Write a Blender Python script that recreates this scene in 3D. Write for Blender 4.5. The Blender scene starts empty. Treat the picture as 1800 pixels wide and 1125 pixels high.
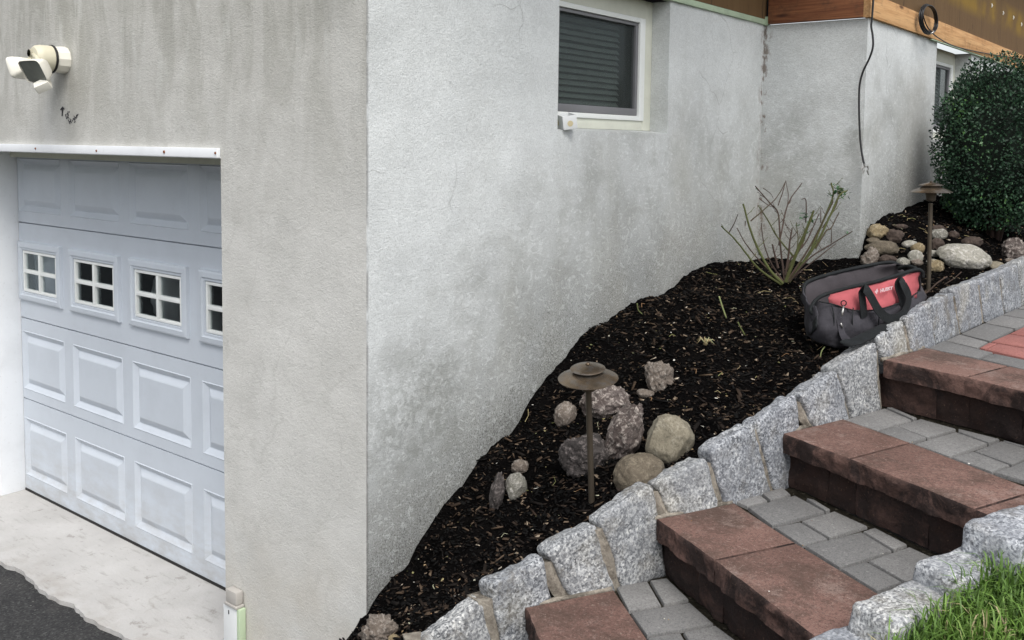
import bpy, bmesh, math, random
import numpy as np
from mathutils import Vector, noise, Matrix
random.seed(7); rng=np.random.default_rng(7)
R_=math.radians
scene=bpy.context.scene
COL=scene.collection
# ------------------------------------------------------------------ camera
F_,CX,CY=1661.96,918.37,382.83
RM=np.array([[0.786084657554674,0.6179883181121958,0.012702355451273325],
             [0.057120438366401696,-0.0521647508703809,-0.997003557810834],
             [-0.61547393663581,0.7844547644341837,-0.07630567396025217]])
CAM=np.array([2.247,-2.058,1.983])
cd=bpy.data.cameras.new('camera'); cam=bpy.data.objects.new('camera',cd); COL.objects.link(cam)
cd.sensor_width=36; cd.lens=F_/1800*36; cd.shift_x=(900-CX)/1800; cd.shift_y=(CY-562.5)/1800
cd.clip_start=.05; cd.clip_end=500
m=Matrix([[RM[0][i],-RM[1][i],-RM[2][i],CAM[i]] for i in range(3)]+[[0,0,0,1]])
cam.matrix_world=m; scene.camera=cam
scene.render.resolution_x=1024; scene.render.resolution_y=640
# ------------------------------------------------------------------ world, sun, exposure (overcast)
SUN_EL,SUN_ROT=R_(54),R_(128)
w=bpy.data.worlds.new('World'); scene.world=w; w.use_nodes=True
wt=w.node_tree; wt.nodes.clear()
wo=wt.nodes.new('ShaderNodeOutputWorld'); bg=wt.nodes.new('ShaderNodeBackground'); sk=wt.nodes.new('ShaderNodeTexSky')
sk.sky_type='NISHITA'; sk.sun_disc=False; sk.sun_elevation=SUN_EL; sk.sun_rotation=SUN_ROT; sk.dust_density=3; sk.air_density=1
hs=wt.nodes.new('ShaderNodeHueSaturation'); hs.inputs['Saturation'].default_value=.28
wt.links.new(sk.outputs[0],hs.inputs['Color']); wt.links.new(hs.outputs[0],bg.inputs['Color']); wt.links.new(bg.outputs[0],wo.inputs[0])
bg.inputs['Strength'].default_value=.15
ld=bpy.data.lights.new('sun','SUN'); lo=bpy.data.objects.new('sun',ld); COL.objects.link(lo)
ld.energy=1.25; ld.angle=R_(35); ld.color=(1,.97,.93)
# direction towards the sun, same as the sky's (rotation measured clockwise from +Y)
sd=Vector((math.sin(SUN_ROT)*math.cos(SUN_EL),math.cos(SUN_ROT)*math.cos(SUN_EL),math.sin(SUN_EL)))
lo.rotation_euler=sd.to_track_quat('Z','Y').to_euler()
vs=scene.view_settings; vs.view_transform='Standard'; vs.look='None'; vs.gamma=1; vs.use_curve_mapping=False
vs.exposure=.62
# ------------------------------------------------------------------ photo ray helpers (points on planes of the place)
def ray(x,y):
    v=np.array([(x-CX)/F_,(y-CY)/F_,1.0]); return RM.T@v
def uz(x,y,z): r=ray(x,y); return CAM+(z-CAM[2])/r[2]*r
def ux(x,y,v): r=ray(x,y); return CAM+(v-CAM[0])/r[0]*r
def uy(x,y,v): r=ray(x,y); return CAM+(v-CAM[1])/r[1]*r
def up(x,y,P,n): r=ray(x,y); return CAM+((np.array(P)-CAM)@n)/(r@n)*r
FWD=np.array([RM[2][0],RM[2][1],0]); FWD/=np.linalg.norm(FWD)
RGT=np.array([FWD[1],-FWD[0],0])
def depth(P): return float(RM[2]@(np.array(P)-CAM))
# ------------------------------------------------------------------ mesh helpers
ORG={}
def empty(name,loc,label=None,cat=None,group=None,kind=None,parent=None):
    o=bpy.data.objects.new(name,None); COL.objects.link(o); o.empty_display_size=.1
    loc=np.array(loc,float); p0=ORG[parent.name] if parent else np.zeros(3)
    o.location=loc-p0; ORG[o.name]=loc
    if parent: o.parent=parent
    tag(o,label,cat,group,kind); return o
def tag(o,label=None,cat=None,group=None,kind=None):
    if label: o['label']=label
    if cat: o['category']=cat
    if group: o['group']=group
    if kind: o['kind']=kind
    return o
def mk(name,v,f,mat,parent=None,smooth=False,org=None,attr=None,**t):
    v=np.asarray(v,float)
    if parent is not None: o0=ORG[parent.name]
    elif org is not None: o0=np.array(org,float)
    else: o0=np.array([v[:,0].mean(),v[:,1].mean(),v[:,2].min()])
    me=bpy.data.meshes.new(name)
    if isinstance(f,np.ndarray):
        k=f.shape[1]; me.vertices.add(len(v)); me.vertices.foreach_set('co',(v-o0).ravel())
        me.loops.add(f.size); me.loops.foreach_set('vertex_index',f.ravel().astype(np.int32))
        me.polygons.add(len(f)); me.polygons.foreach_set('loop_start',np.arange(0,f.size,k,dtype=np.int32))
        me.update(calc_edges=True)
    else:
        me.from_pydata([tuple(p) for p in (v-o0)],[],f); me.update()
    if smooth is True: me.polygons.foreach_set('use_smooth',[True]*len(me.polygons))
    for mm in (mat if isinstance(mat,(list,tuple)) else [mat]): me.materials.append(mm)
    if attr is not None:
        a=me.attributes.new('tone','FLOAT','FACE'); a.data.foreach_set('value',np.asarray(attr,np.float32))
    o=bpy.data.objects.new(name,me); COL.objects.link(o)
    if parent is not None: o.parent=parent
    else: o.location=o0
    ORG[o.name]=o0
    if isinstance(smooth,float): 
        me.polygons.foreach_set('use_smooth',[True]*len(me.polygons)); me.set_sharp_from_angle(angle=R_(smooth))
    tag(o,**t); return o
class MB:
    def __init__(s): s.v=[]; s.f=[]
    def add(s,v,f):
        k=len(s.v); s.v+= [tuple(p) for p in v]; s.f+=[tuple(i+k for i in q) for q in f]; return s
    def box(s,a,b):
        x0,y0,z0=[min(a[i],b[i]) for i in range(3)]; x1,y1,z1=[max(a[i],b[i]) for i in range(3)]
        return s.add([(x0,y0,z0),(x1,y0,z0),(x1,y1,z0),(x0,y1,z0),(x0,y0,z1),(x1,y0,z1),(x1,y1,z1),(x0,y1,z1)],
              [(3,2,1,0),(4,5,6,7),(0,1,5,4),(1,2,6,5),(2,3,7,6),(3,0,4,7)])
    def tube(s,pts,r,n=8,caps=True):
        pts=[np.array(p,float) for p in pts]; N=len(pts); rr=r if hasattr(r,'__len__') else [r]*N
        t0=pts[1]-pts[0]; u=np.cross(t0,[0,0,1]); 
        if np.linalg.norm(u)<1e-6*1 or np.linalg.norm(u)/np.linalg.norm(t0)<.05: u=np.cross(t0,[1,0,0])
        V=[];
        for i,p in enumerate(pts):
            t=pts[min(i+1,N-1)]-pts[max(i-1,0)]; t/=np.linalg.norm(t)+1e-9
            u=u-t*(u@t); u/=np.linalg.norm(u)+1e-9; w_=np.cross(t,u)
            for k in range(n):
                a=2*math.pi*k/n; V.append(p+rr[i]*(math.cos(a)*u+math.sin(a)*w_))
        Fc=[(i*n+k,i*n+(k+1)%n,(i+1)*n+(k+1)%n,(i+1)*n+k) for i in range(N-1) for k in range(n)]
        if caps: Fc+=[tuple(range(n))[::-1],tuple((N-1)*n+k for k in range(n))]
        return s.add(V,Fc)
    def lathe(s,c,prof,n=40,axis='z',M=None):
        V=[];P=len(prof)
        for r,z in prof:
            for k in range(n):
                a=2*math.pi*k/n; q=Vector((r*math.cos(a),r*math.sin(a),z))
                if M: q=M@q
                V.append((c[0]+q.x,c[1]+q.y,c[2]+q.z))
        Fc=[(i*n+k,i*n+(k+1)%n,(i+1)*n+(k+1)%n,(i+1)*n+k) for i in range(P-1) for k in range(n)]
        Fc+=[tuple(range(n))[::-1],tuple((P-1)*n+k for k in range(n))]
        return s.add(V,Fc)
    def build(s,name,mat,parent=None,smooth=False,**t): return mk(name,np.array(s.v),s.f,mat,parent,smooth,**t)
def bevel(o,wd,seg=2,ang=30):
    bm=bmesh.new(); bm.from_mesh(o.data)
    es=[e for e in bm.edges if len(e.link_faces)==2 and e.calc_face_angle(0)>R_(ang)]
    bmesh.ops.bevel(bm,geom=es,offset=wd,segments=seg,affect='EDGES',profile=.6,clamp_overlap=True)
    for f in bm.faces: f.smooth=True
    bm.to_mesh(o.data); bm.free(); o.data.set_sharp_from_angle(angle=R_(40)); return o
def spline(pts,n=8):
    pts=[np.array(p,float) for p in pts]; out=[]
    P=[2*pts[0]-pts[1]]+pts+[2*pts[-1]-pts[-2]]
    for i in range(1,len(P)-2):
        for k in range(n):
            t=k/n; a,b,c,d=P[i-1],P[i],P[i+1],P[i+2]
            out.append(.5*((2*b)+(-a+c)*t+(2*a-5*b+4*c-d)*t*t+(-a+3*b-3*c+d)*t**3))
    out.append(pts[-1]); return out
def nz(p,s,o=0): return noise.noise(Vector((p[0]*s+o,p[1]*s-o*.7,p[2]*s+o*.3)))
def fbm(p,s,o=0,n=4):
    a=0;k=1
    for i in range(n): a+=k*nz(p,s,o+i*7.3); s*=2.05; k*=.5
    return a
# ------------------------------------------------------------------ material helpers
class G:
    def __init__(s,name):
        s.m=bpy.data.materials.new(name); s.m.use_nodes=True; s.t=s.m.node_tree
        s.b=s.t.nodes['Principled BSDF']; s.out=s.t.nodes['Material Output']
        s.b.inputs['Specular IOR Level'].default_value=.3
    def n(s,ty,out=0,props=None,**inp):
        x=s.t.nodes.new('ShaderNode'+ty)
        for k,v in (props or {}).items(): setattr(x,k,v)
        for k,v in inp.items():
            k=int(k[1:]) if k[0]=='_' and k[1:].isdigit() else k.replace('_',' ')
            s.set(x.inputs[k],v)
        return x.outputs[out]
    def set(s,i,v):
        if isinstance(v,bpy.types.NodeSocket): s.t.links.new(v,i)
        elif isinstance(v,(tuple,list)) and i.type=='RGBA' and len(v)==3: i.default_value=(*v,1)
        else: i.default_value=v
    def pos(s): return s.n('NewGeometry')
    def obj(s): return s.n('TexCoord',3)
    def sep(s,v):
        x=s.t.nodes.new('ShaderNodeSeparateXYZ'); s.t.links.new(v,x.inputs[0]); return x.outputs
    def mul(s,v,x,y,z): return s.n('Mapping',_0=v,Scale=(x,y,z))
    def noise(s,v,sc,det=4,rough=.55,dist=0): return s.n('TexNoise',Vector=v,Scale=sc,Detail=det,Roughness=rough,Distortion=dist)
    def math(s,op,a,b=0.,c=0.,clamp=False): return s.n('Math',props=dict(operation=op,use_clamp=clamp),_0=a,_1=b,_2=c)
    def ramp(s,f,*st,mode='LINEAR'):
        x=s.t.nodes.new('ShaderNodeValToRGB'); s.t.links.new(f,x.inputs[0]); cr=x.color_ramp; cr.interpolation=mode
        while len(cr.elements)<len(st): cr.elements.new(.5)
        for e,(p,c) in zip(cr.elements,st):
            e.position=p; c=(c,c,c) if not isinstance(c,tuple) else c; e.color=(*c,1)
        return x.outputs[0]
    def mix(s,f,a,b,mode='MIX'):
        x=s.t.nodes.new('ShaderNodeMix'); x.data_type='RGBA'; x.blend_type=mode
        s.set(x.inputs[0],f); s.set(x.inputs[6],a); s.set(x.inputs[7],b); return x.outputs[2]
    def bump(s,h,st=.3,d=.01,nrm=None):
        x=s.t.nodes.new('ShaderNodeBump'); s.set(x.inputs['Height'],h); x.inputs['Strength'].default_value=st; x.inputs['Distance'].default_value=d
        if nrm: s.t.links.new(nrm,x.inputs['Normal'])
        return x.outputs[0]
    def fin(s,col,rough=.8,nrm=None,metal=0,spec=None):
        s.set(s.b.inputs['Base Color'],col); s.set(s.b.inputs['Roughness'],rough); s.b.inputs['Metallic'].default_value=metal
        if nrm: s.t.links.new(nrm,s.b.inputs['Normal'])
        if spec is not None: s.b.inputs['Specular IOR Level'].default_value=spec
        return s.m
def simple(name,col,rough=.6,metal=0,var=.12,sc=30,bump=.15,spec=.3):
    g=G(name); p=g.obj(); n=g.noise(p,sc,4); n2=g.noise(p,sc*.12,3)
    c=g.mix(g.ramp(n2,(.3,0.),(.7,1.)),tuple(x*(1-var) for x in col),tuple(min(1,x*(1+var)) for x in col))
    return g.fin(c,rough,g.bump(n,bump,.004),metal,spec)
# ---- materials
def mat_stucco(kind):
    g=G('stucco_'+kind); p=g.pos(); X,Y,Z=g.sep(p)
    warm=kind=='front'
    if warm: c=g.mix(g.ramp(g.noise(p,1.6,5,.6),(.3,0.),(.72,1.)),(.56,.555,.525),(.655,.65,.62))
    else: c=g.mix(g.ramp(g.noise(p,1.7,6,.6),(.30,0.),(.66,1.)),(.58,.60,.60),(.71,.735,.735))
    # trowelled cloudy patches with faint tide lines
    n=g.noise(g.mul(p,1,1,.8),2.3,3,.5,.4)
    ring=g.ramp(g.math('ABSOLUTE',g.math('SUBTRACT',n,.52)),(0.,1.),(.012,0.))
    c=g.mix(g.math('MULTIPLY',ring,.16 if warm else .07),c,(.30,.30,.27))
    n3=g.noise(p,6,5,.65); c=g.mix(g.ramp(n3,(.42,0.),(.75,.35)),c,(.36,.36,.33) if warm else (.52,.54,.54))
    if warm:
        # rain streaks below the top of the wall
        st=g.noise(g.mul(p,4.5,4.5,1.15),1.5,7,.66,.8); st2=g.noise(g.mul(p,8,8,2.2),1.2,6,.66,.8)
        c=g.mix(g.ramp(g.n('MapRange',Value=Z,_1=1.7,_2=2.5),(0.,0.),(1.,.5)),c,(.42,.41,.365))
        top=g.ramp(g.n('MapRange',Value=g.math('ADD',Z,g.math('MULTIPLY',g.noise(g.mul(p,3,3,.4),1.,3),.5)),_1=1.9,_2=2.75),(0.,0.),(.55,.55),(1.,1.))
        c=g.mix(g.math('MULTIPLY',top,g.ramp(st,(.43,0.),(.58,.5),(.7,.6))),c,(.29,.285,.245))
        c=g.mix(g.math('MULTIPLY',top,g.ramp(st2,(.56,0.),(.60,.35),(.7,.5))),c,(.58,.585,.55))
        # rusty dampness at the foot
        ft=g.math('MULTIPLY',g.ramp(g.n('MapRange',Value=Z,_1=0.,_2=.7),(0.,.9),(.55,.6),(1.,0.)),g.ramp(g.noise(p,3.2,4),(.38,0.),(.66,1.)))
        c=g.mix(g.math('MULTIPLY',ft,.55),c,(.40,.34,.25))
        # darker grey streaky patch under the lamp
        dx=g.math('ABSOLUTE',g.math('ADD',X,1.93)); rm=g.math('MULTIPLY',g.ramp(dx,(0.,.8),(.13,0.)),g.ramp(g.n('MapRange',Value=Z,_1=1.85,_2=2.25),(0.,0.),(.9,.7),(1.,0.)))
        c=g.mix(g.math('MULTIPLY',rm,g.ramp(g.noise(g.mul(p,14,14,1),1,3),(.35,.2),(.6,1.))),c,(.27,.26,.225))
    else:
        # grime rising from the soil line (soil height along the wall as a ramp)
        def K(v): return v/2.
        zm=g.ramp(g.math('DIVIDE',Y,6.),(0.,K(.44)),(.033,K(.54)),(.1,K(.83)),(.178,K(1.08)),(.25,K(1.25)),(.4,K(1.39)),(.494,K(1.37)),(.52,K(1.55)),(.7,K(1.67)),(1.,K(1.8)))
        h=g.math('SUBTRACT',Z,g.math('MULTIPLY',zm,2.))
        hn=g.math('ADD',h,g.math('MULTIPLY',g.math('SUBTRACT',g.noise(p,2.6,4,.6),.5),.55))
        g1=g.ramp(hn,(0.,1.),(.16,.9),(.45,.55),(1.,0.))
        c=g.mix(g.math('MULTIPLY',g1,.80),c,(.215,.22,.205))
        cl=g.math('MULTIPLY',g.ramp(g.noise(p,4.5,6,.68),(.45,0.),(.62,1.)),g.ramp(h,(.0,.70),(.7,.50),(1.25,.0)))
        c=g.mix(cl,c,(.29,.295,.275))
        sw=g.noise(g.mul(p,1,1,1.6),17,5,.7,2.2); c=g.mix(g.ramp(sw,(.53,0.),(.62,.30)),c,(.82,.85,.85)); c=g.mix(g.ramp(sw,(.36,.16),(.45,0.)),c,(.36,.375,.37))
        ed=g.n('TexVoronoi',props=dict(feature='DISTANCE_TO_EDGE'),Vector=g.n('MixRGB',_0=.16,_1=p,_2=g.n('TexNoise',1,Vector=p,Scale=5.)),Scale=2.6)
        c=g.mix(g.math('MULTIPLY',g.ramp(ed,(0.,1.),(.006,0.)),g.ramp(g.noise(p,1.9,2),(.54,0.),(.62,.55))),c,(.17,.17,.16))
        c=g.mix(g.math('MULTIPLY',g.ramp(Y,(.003,1.),(.010,0.)),g.math('MULTIPLY',g.ramp(g.noise(g.mul(p,1,1,.5),9,4),(.42,0.),(.5,.8)),.9)),c,(.13,.12,.115))
        # broad damp patches higher up, streaked downwards
        pt=g.math('MULTIPLY',g.ramp(g.noise(g.mul(p,1,1.5,.7),2.1,4,.6),(.50,0.),(.66,1.)),g.ramp(h,(.0,.7),(.75,.6),(1.3,.25)))
        c=g.mix(g.math('MULTIPLY',pt,.42),c,(.36,.36,.325))
        # dark pits, dense at the foot
        sp=g.noise(p,175,4,.8); thr=g.n('MapRange',Value=hn,_1=-.05,_2=.85,_3=.47,_4=.74)
        pit=g.ramp(g.math('ADD',g.math('SUBTRACT',sp,thr),.5),(.48,0.),(.60,1.))
        c=g.mix(g.math('MULTIPLY',pit,.85),c,(.065,.065,.06))
        gp=g.ramp(g.noise(p,150,3,.75),(.40,.30),(.49,0.)); c=g.mix(gp,c,(.34,.355,.35))
        # blotches near the corner
        bx=g.n('VectorMath',1,props=dict(operation='DISTANCE'),_0=g.mul(p,1,1,1.2),_1=(0,.27,1.04*1.2))
        bl=g.math('MULTIPLY',g.ramp(bx,(.14,1.),(.33,0.)),g.ramp(g.noise(p,22,5,.7,.5),(.46,0.),(.56,1.)))
        c=g.mix(g.math('MULTIPLY',bl,.5),c,(.23,.24,.22))
        # slightly tan patches
        c=g.mix(g.ramp(g.noise(p,1.1,3,.5),(.54,0.),(.74,.35)),c,(.58,.57,.52))
        # crack and dirt running down the inner corner
        k=g.math('MULTIPLY',g.ramp(g.math('ABSOLUTE',g.math('SUBTRACT',Y,2.965)),(0.,1.),(.05,0.)),g.ramp(g.noise(g.mul(p,16,16,9),1.,4,.7),(.52,0.),(.60,1.)))
        c=g.mix(g.math('MULTIPLY',k,g.ramp(g.math('ABSOLUTE',X),(.02,.9),(.06,0.))),c,(.16,.11,.08))
    fine=g.noise(p,170,4,.7); md=g.noise(g.mul(p,1,1,1.3),48,5,.65,1.2); lg=g.noise(p,7,4)
    c=g.mix(g.ramp(fine,(.3,.28),(.5,0.)),c,(.2,.2,.19))
    c=g.mix(g.ramp(md,(.62,0.),(.8,.35)),c,(.66,.66,.64))
    nb=g.bump(lg,.35,.012); nb=g.bump(md,.40,.006,nb); nb=g.bump(fine,.6,.003,nb)
    return g.fin(c,.92,nb,spec=.15)
M={}
M['stucco_front']=mat_stucco('front'); M['stucco_side']=mat_stucco('side')
def mat_white(name,col,dirt=.25,rough=.45,foot=0.):
    g=G(name); p=g.pos(); n=g.noise(p,5,5,.65); n2=g.noise(p,60,4,.6)
    c=g.mix(g.math('MULTIPLY',g.ramp(n,(.45,0.),(.8,1.)),dirt),col,tuple(x*.6 for x in col))
    c=g.mix(g.math('MULTIPLY',g.ramp(n2,(.62,0.),(.72,1.)),dirt*.5),c,(.3,.25,.2))
    if foot: c=g.mix(g.math('MULTIPLY',g.ramp(g.n('MapRange',Value=g.sep(p)[2],_1=0.,_2=.45),(0.,foot),(1.,0.)),g.ramp(g.noise(g.mul(p,3,3,7),2,5,.7),(.35,0.),(.65,1.))),c,(.33,.31,.28))
    return g.fin(c,rough,g.bump(n2,.12,.002))
M['door']=mat_white('garage_door_paint',(.545,.59,.645),.20,.42,.6)
M['trim']=mat_white('white_trim_paint',(.80,.82,.84),.3)
M['vinyl']=mat_white('white_window_vinyl',(.80,.82,.80),.22)
M['cream']=mat_white('cream_casing',(.66,.67,.58),.4,.6)
M['peel']=mat_white('peeling_white_wall',(.70,.70,.69),.9,.85)
M['screenframe']=simple('screen_frame_grey',(.20,.20,.21),.5,.2)
def mat_glass(name,tint,rough=.06):
    g=G(name); g.b.inputs['Specular IOR Level'].default_value=.6
    tr=g.t.nodes.new('ShaderNodeBsdfTransparent'); tr.inputs[0].default_value=(*tint,1)
    gl=g.t.nodes.new('ShaderNodeBsdfGlossy'); gl.inputs['Roughness'].default_value=rough; gl.inputs['Color'].default_value=(.8,.9,.95,1)
    lw=g.n('LayerWeight',1,Blend=.5); fo=g.math('ADD',g.math('MULTIPLY',g.math('POWER',lw,5.),.8),.05)
    mx=g.t.nodes.new('ShaderNodeMixShader'); g.t.links.new(fo,mx.inputs[0]); g.t.links.new(tr.outputs[0],mx.inputs[1]); g.t.links.new(gl.outputs[0],mx.inputs[2])
    g.t.links.new(mx.outputs[0],g.out.inputs[0]); return g.m
M['glass']=mat_glass('clear_glass',(.85,.87,.87))
def mat_screen():
    g=G('insect_screen'); tr=g.t.nodes.new('ShaderNodeBsdfTransparent'); tr.inputs[0].default_value=(.9,.9,.9,1)
    mx=g.t.nodes.new('ShaderNodeMixShader'); mx.inputs[0].default_value=.45
    g.fin((.05,.06,.057),.6); g.t.links.new(tr.outputs[0],mx.inputs[1]); g.t.links.new(g.b.outputs[0],mx.inputs[2]); g.t.links.new(mx.outputs[0],g.out.inputs[0]); return g.m
M['screen']=mat_screen()
M['blind']=simple('blind_slat',(.34,.40,.36),.55)
M['dark']=simple('dark_interior',(.012,.012,.014),.9)
M['rubber']=simple('black_rubber',(.015,.014,.014),.6)
def mat_wood(name,a,b,ax,sc=1.,dirt=.5):
    g=G(name); p=g.pos()
    s=[26,26,26]; s[ax]=1.3
    wv=g.noise(g.mul(p,*[q*sc for q in s]),1.6,6,.6,1.5); c=g.mix(g.ramp(wv,(.34,0.),(.62,1.)),a,b)
    s2=[60,60,60]; s2[ax]=3
    c=g.mix(g.ramp(g.noise(g.mul(p,*s2),2.,4),(.55,0.),(.75,.5)),c,tuple(x*.35 for x in a))
    c=g.mix(g.math('MULTIPLY',g.ramp(g.noise(p,9,5,.7),(.54,0.),(.68,1.)),dirt),c,(.05,.035,.025))
    kn=g.n('TexVoronoi',Vector=g.mul(p,*[1.6 if i==ax else 7 for i in range(3)]),Scale=1.4)
    c=g.mix(g.ramp(kn,(.05,.85),(.13,0.)),c,(.05,.02,.012))
    return g.fin(c,.75,g.bump(wv,.3,.004))
M['pine']=mat_wood('weathered_pine',(.42,.22,.09),(.60,.36,.17),1,.8,.35)
M['redpine']=mat_wood('red_brown_joist',(.13,.045,.022),(.27,.11,.05),0,.8,.5)
def mat_sheath():
    g=G('brown_sheathing'); p=g.pos(); X,Y,Z=g.sep(p)
    c=g.mix(g.noise(g.mul(p,14,14,1.2),1.5,5,.6),(.105,.06,.026),(.165,.10,.045))
    seam=g.math('PINGPONG',g.math('ADD',Y,.13),.305); c=g.mix(g.ramp(seam,(0.,.8),(.006,0.)),c,(.03,.02,.012))
    c=g.mix(g.math('MULTIPLY',g.ramp(g.noise(g.mul(p,10,10,3),1.8,4,.7),(.62,0.),(.7,1.)),.7),c,(.04,.02,.012))
    yl=g.math('MULTIPLY',g.ramp(g.math('ABSOLUTE',g.math('SUBTRACT',Z,3.03)),(.05,1.),(.12,0.)),g.ramp(g.noise(p,4,4),(.4,.1),(.6,.8)))
    c=g.mix(yl,c,(.26,.16,.025))
    return g.fin(c,.85,g.bump(g.noise(p,40,4),.3,.004))
M['sheath']=mat_sheath()
M['palegreen']=mat_white('pale_green_trim',(.45,.55,.40),.7,.7)
def mat_granite(tone=1.):
    g=G('granite_%d'%int(tone*100)); p=g.pos()
    v=g.n('TexVoronoi',1,Vector=p,Scale=170.); vb=g.n('RGBToBW',_0=v)
    n=g.noise(p,105,5,.8,.3)
    n9=g.noise(p,30,5,.7,.8)
    c=g.ramp(g.math('ADD',g.math('MULTIPLY',vb,.20),g.math('ADD',g.math('MULTIPLY',n,.58),g.math('MULTIPLY',n9,.24))),(.41,tuple(x*tone for x in (.075,.080,.09))),(.49,tuple(x*tone for x in (.235,.245,.26))),(.57,tuple(x*tone for x in (.46,.475,.49))),(.66,tuple(min(.86,x*tone) for x in (.76,.77,.76))))
    c=g.mix(g.ramp(g.noise(p,8,5,.65),(.38,.6),(.60,0.)),c,tuple(x*tone for x in (.19,.20,.215)))
    c=g.mix(g.ramp(g.noise(p,4,4,.6),(.56,0.),(.75,.4)),c,(.40,.37,.28))
    r=g.n('ObjectInfo',5); c=g.mix(1.,c,g.ramp(r,(0.,(.70,.72,.76)),(.35,(1.,.99,.96)),(.7,(.84,.85,.88)),(1.,(1.04,1.02,.98))),'MULTIPLY')
    c=g.mix(g.math('MULTIPLY',g.ramp(g.noise(p,11,6,.75),(.50,0.),(.64,.6)),g.ramp(g.noise(p,3,2),(.45,.2),(.6,1.))),c,(.13,.115,.09))
    nb=g.bump(g.noise(p,22,5,.65),.6,.012); nb=g.bump(n,.5,.004,nb)
    return g.fin(c,.85,nb,spec=.25)
M['granite']=mat_granite(1.); M['granite_pale']=mat_granite(1.28)
def mat_mortar():
    g=G('mortar'); p=g.pos(); c=g.mix(g.ramp(g.noise(p,22,5,.75),(.35,0.),(.65,1.)),(.17,.148,.12),(.37,.335,.28)); c=g.mix(g.ramp(g.noise(p,10,5,.75),(.52,0.),(.62,.8)),c,(.085,.075,.06))
    return g.fin(c,.95,g.bump(g.noise(p,60,5,.75),1.,.008))
M['mortar']=mat_mortar()
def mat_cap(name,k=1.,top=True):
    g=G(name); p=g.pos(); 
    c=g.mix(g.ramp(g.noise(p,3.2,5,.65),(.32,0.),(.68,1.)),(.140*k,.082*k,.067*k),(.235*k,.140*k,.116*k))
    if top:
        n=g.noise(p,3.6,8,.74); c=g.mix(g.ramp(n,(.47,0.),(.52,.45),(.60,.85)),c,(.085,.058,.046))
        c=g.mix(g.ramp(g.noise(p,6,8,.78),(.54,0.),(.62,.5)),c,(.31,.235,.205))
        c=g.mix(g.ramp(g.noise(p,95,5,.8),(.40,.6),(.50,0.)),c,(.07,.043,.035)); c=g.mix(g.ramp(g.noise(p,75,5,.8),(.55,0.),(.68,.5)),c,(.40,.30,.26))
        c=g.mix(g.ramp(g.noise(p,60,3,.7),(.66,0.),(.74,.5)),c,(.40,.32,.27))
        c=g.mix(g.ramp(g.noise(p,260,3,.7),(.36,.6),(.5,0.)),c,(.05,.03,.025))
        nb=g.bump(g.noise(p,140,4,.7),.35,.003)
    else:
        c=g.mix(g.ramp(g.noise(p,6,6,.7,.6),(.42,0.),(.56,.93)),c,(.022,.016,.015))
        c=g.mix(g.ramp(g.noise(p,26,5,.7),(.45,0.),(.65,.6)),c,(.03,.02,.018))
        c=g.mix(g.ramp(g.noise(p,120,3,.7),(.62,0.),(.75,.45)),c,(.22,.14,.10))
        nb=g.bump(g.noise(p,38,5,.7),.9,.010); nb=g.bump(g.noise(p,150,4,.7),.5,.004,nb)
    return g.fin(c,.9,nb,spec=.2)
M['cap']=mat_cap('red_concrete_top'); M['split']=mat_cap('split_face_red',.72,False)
M['split_dark']=mat_cap('split_face_dark',.17,False); M['split_mid']=mat_cap('split_face_mid',.36,False)  # dark riser blocks, with the shade under the caps put into their colour
def mat_paver(name,a,b):
    g=G(name); p=g.pos(); r=g.n('ObjectInfo',5)
    c=g.mix(r,a,b); c=g.mix(g.ramp(g.noise(p,7,5,.65),(.35,.4),(.65,0.)),c,tuple(x*.68 for x in a))
    c=g.mix(g.ramp(g.noise(p,240,3,.7),(.38,.5),(.5,0.)),c,tuple(x*.35 for x in a))
    c=g.mix(g.ramp(g.noise(p,90,4,.8),(.56,0.),(.70,.45)),c,tuple(min(.8,x*1.7) for x in b)); c=g.mix(g.ramp(g.noise(p,100,4,.8,.2),(.38,.45),(.47,0.)),c,tuple(x*.5 for x in a))
    c=g.mix(g.ramp(g.noise(p,11,5,.7),(.63,0.),(.72,.4)),c,tuple(x*.4 for x in a))
    return g.fin(c,.88,g.bump(g.noise(p,180,4,.7),.4,.003),spec=.22)
M['paver']=mat_paver('grey_paver',(.175,.173,.170),(.245,.241,.234)); M['paver_red']=mat_paver('red_paver',(.31,.125,.11),(.37,.16,.14))
def mat_soil(name,a,b,sc=1.):
    g=G(name); p=g.pos(); n=g.noise(p,55*sc,6,.75); n2=g.noise(p,9*sc,5,.65); f=g.n('TexVoronoi',1,Vector=g.mul(p,1,1,1),Scale=120.*sc); fb=g.n('RGBToBW',_0=f)
    c=g.mix(g.ramp(n,(.35,0.),(.7,1.)),a,b); c=g.mix(g.ramp(n2,(.3,.7),(.6,0.)),c,tuple(x*.45 for x in a))
    c=g.mix(g.ramp(fb,(.78,0.),(.95,.55)),c,tuple(min(1,x*2.4) for x in b))
    nb=g.bump(n2,.6,.03); nb=g.bump(n,1.,.012,nb); nb=g.bump(fb,.5,.005,nb)
    return g.fin(c,1.,nb,spec=.0)
M['mulch']=mat_soil('black_mulch_soil',(.0030,.0029,.0031),(.0075,.0066,.0062)); M['soil']=mat_soil('joint_soil',(.018,.016,.012),(.05,.045,.035)); M['lawnsoil']=mat_soil('lawn_soil',(.03,.035,.012),(.07,.08,.03))
def mat_tone(name,*st,rough=.85,spec=.2):
    g=G(name); t=g.n('Attribute',2,props=dict(attribute_name='tone')); c=g.ramp(t,*st)
    return g.fin(c,rough,g.bump(g.noise(g.pos(),200,3),.3,.002),spec=spec)
M['chips']=mat_tone('mulch_chips',(0.,(.0025,.0025,.0025)),(.5,(.0045,.004,.0038)),(.68,(.013,.0095,.0075)),(.83,(.040,.027,.019)),(.94,(.095,.066,.044)),(.99,(.28,.22,.16)),(1.,(.5,.44,.36)),rough=.75,spec=.12)
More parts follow.
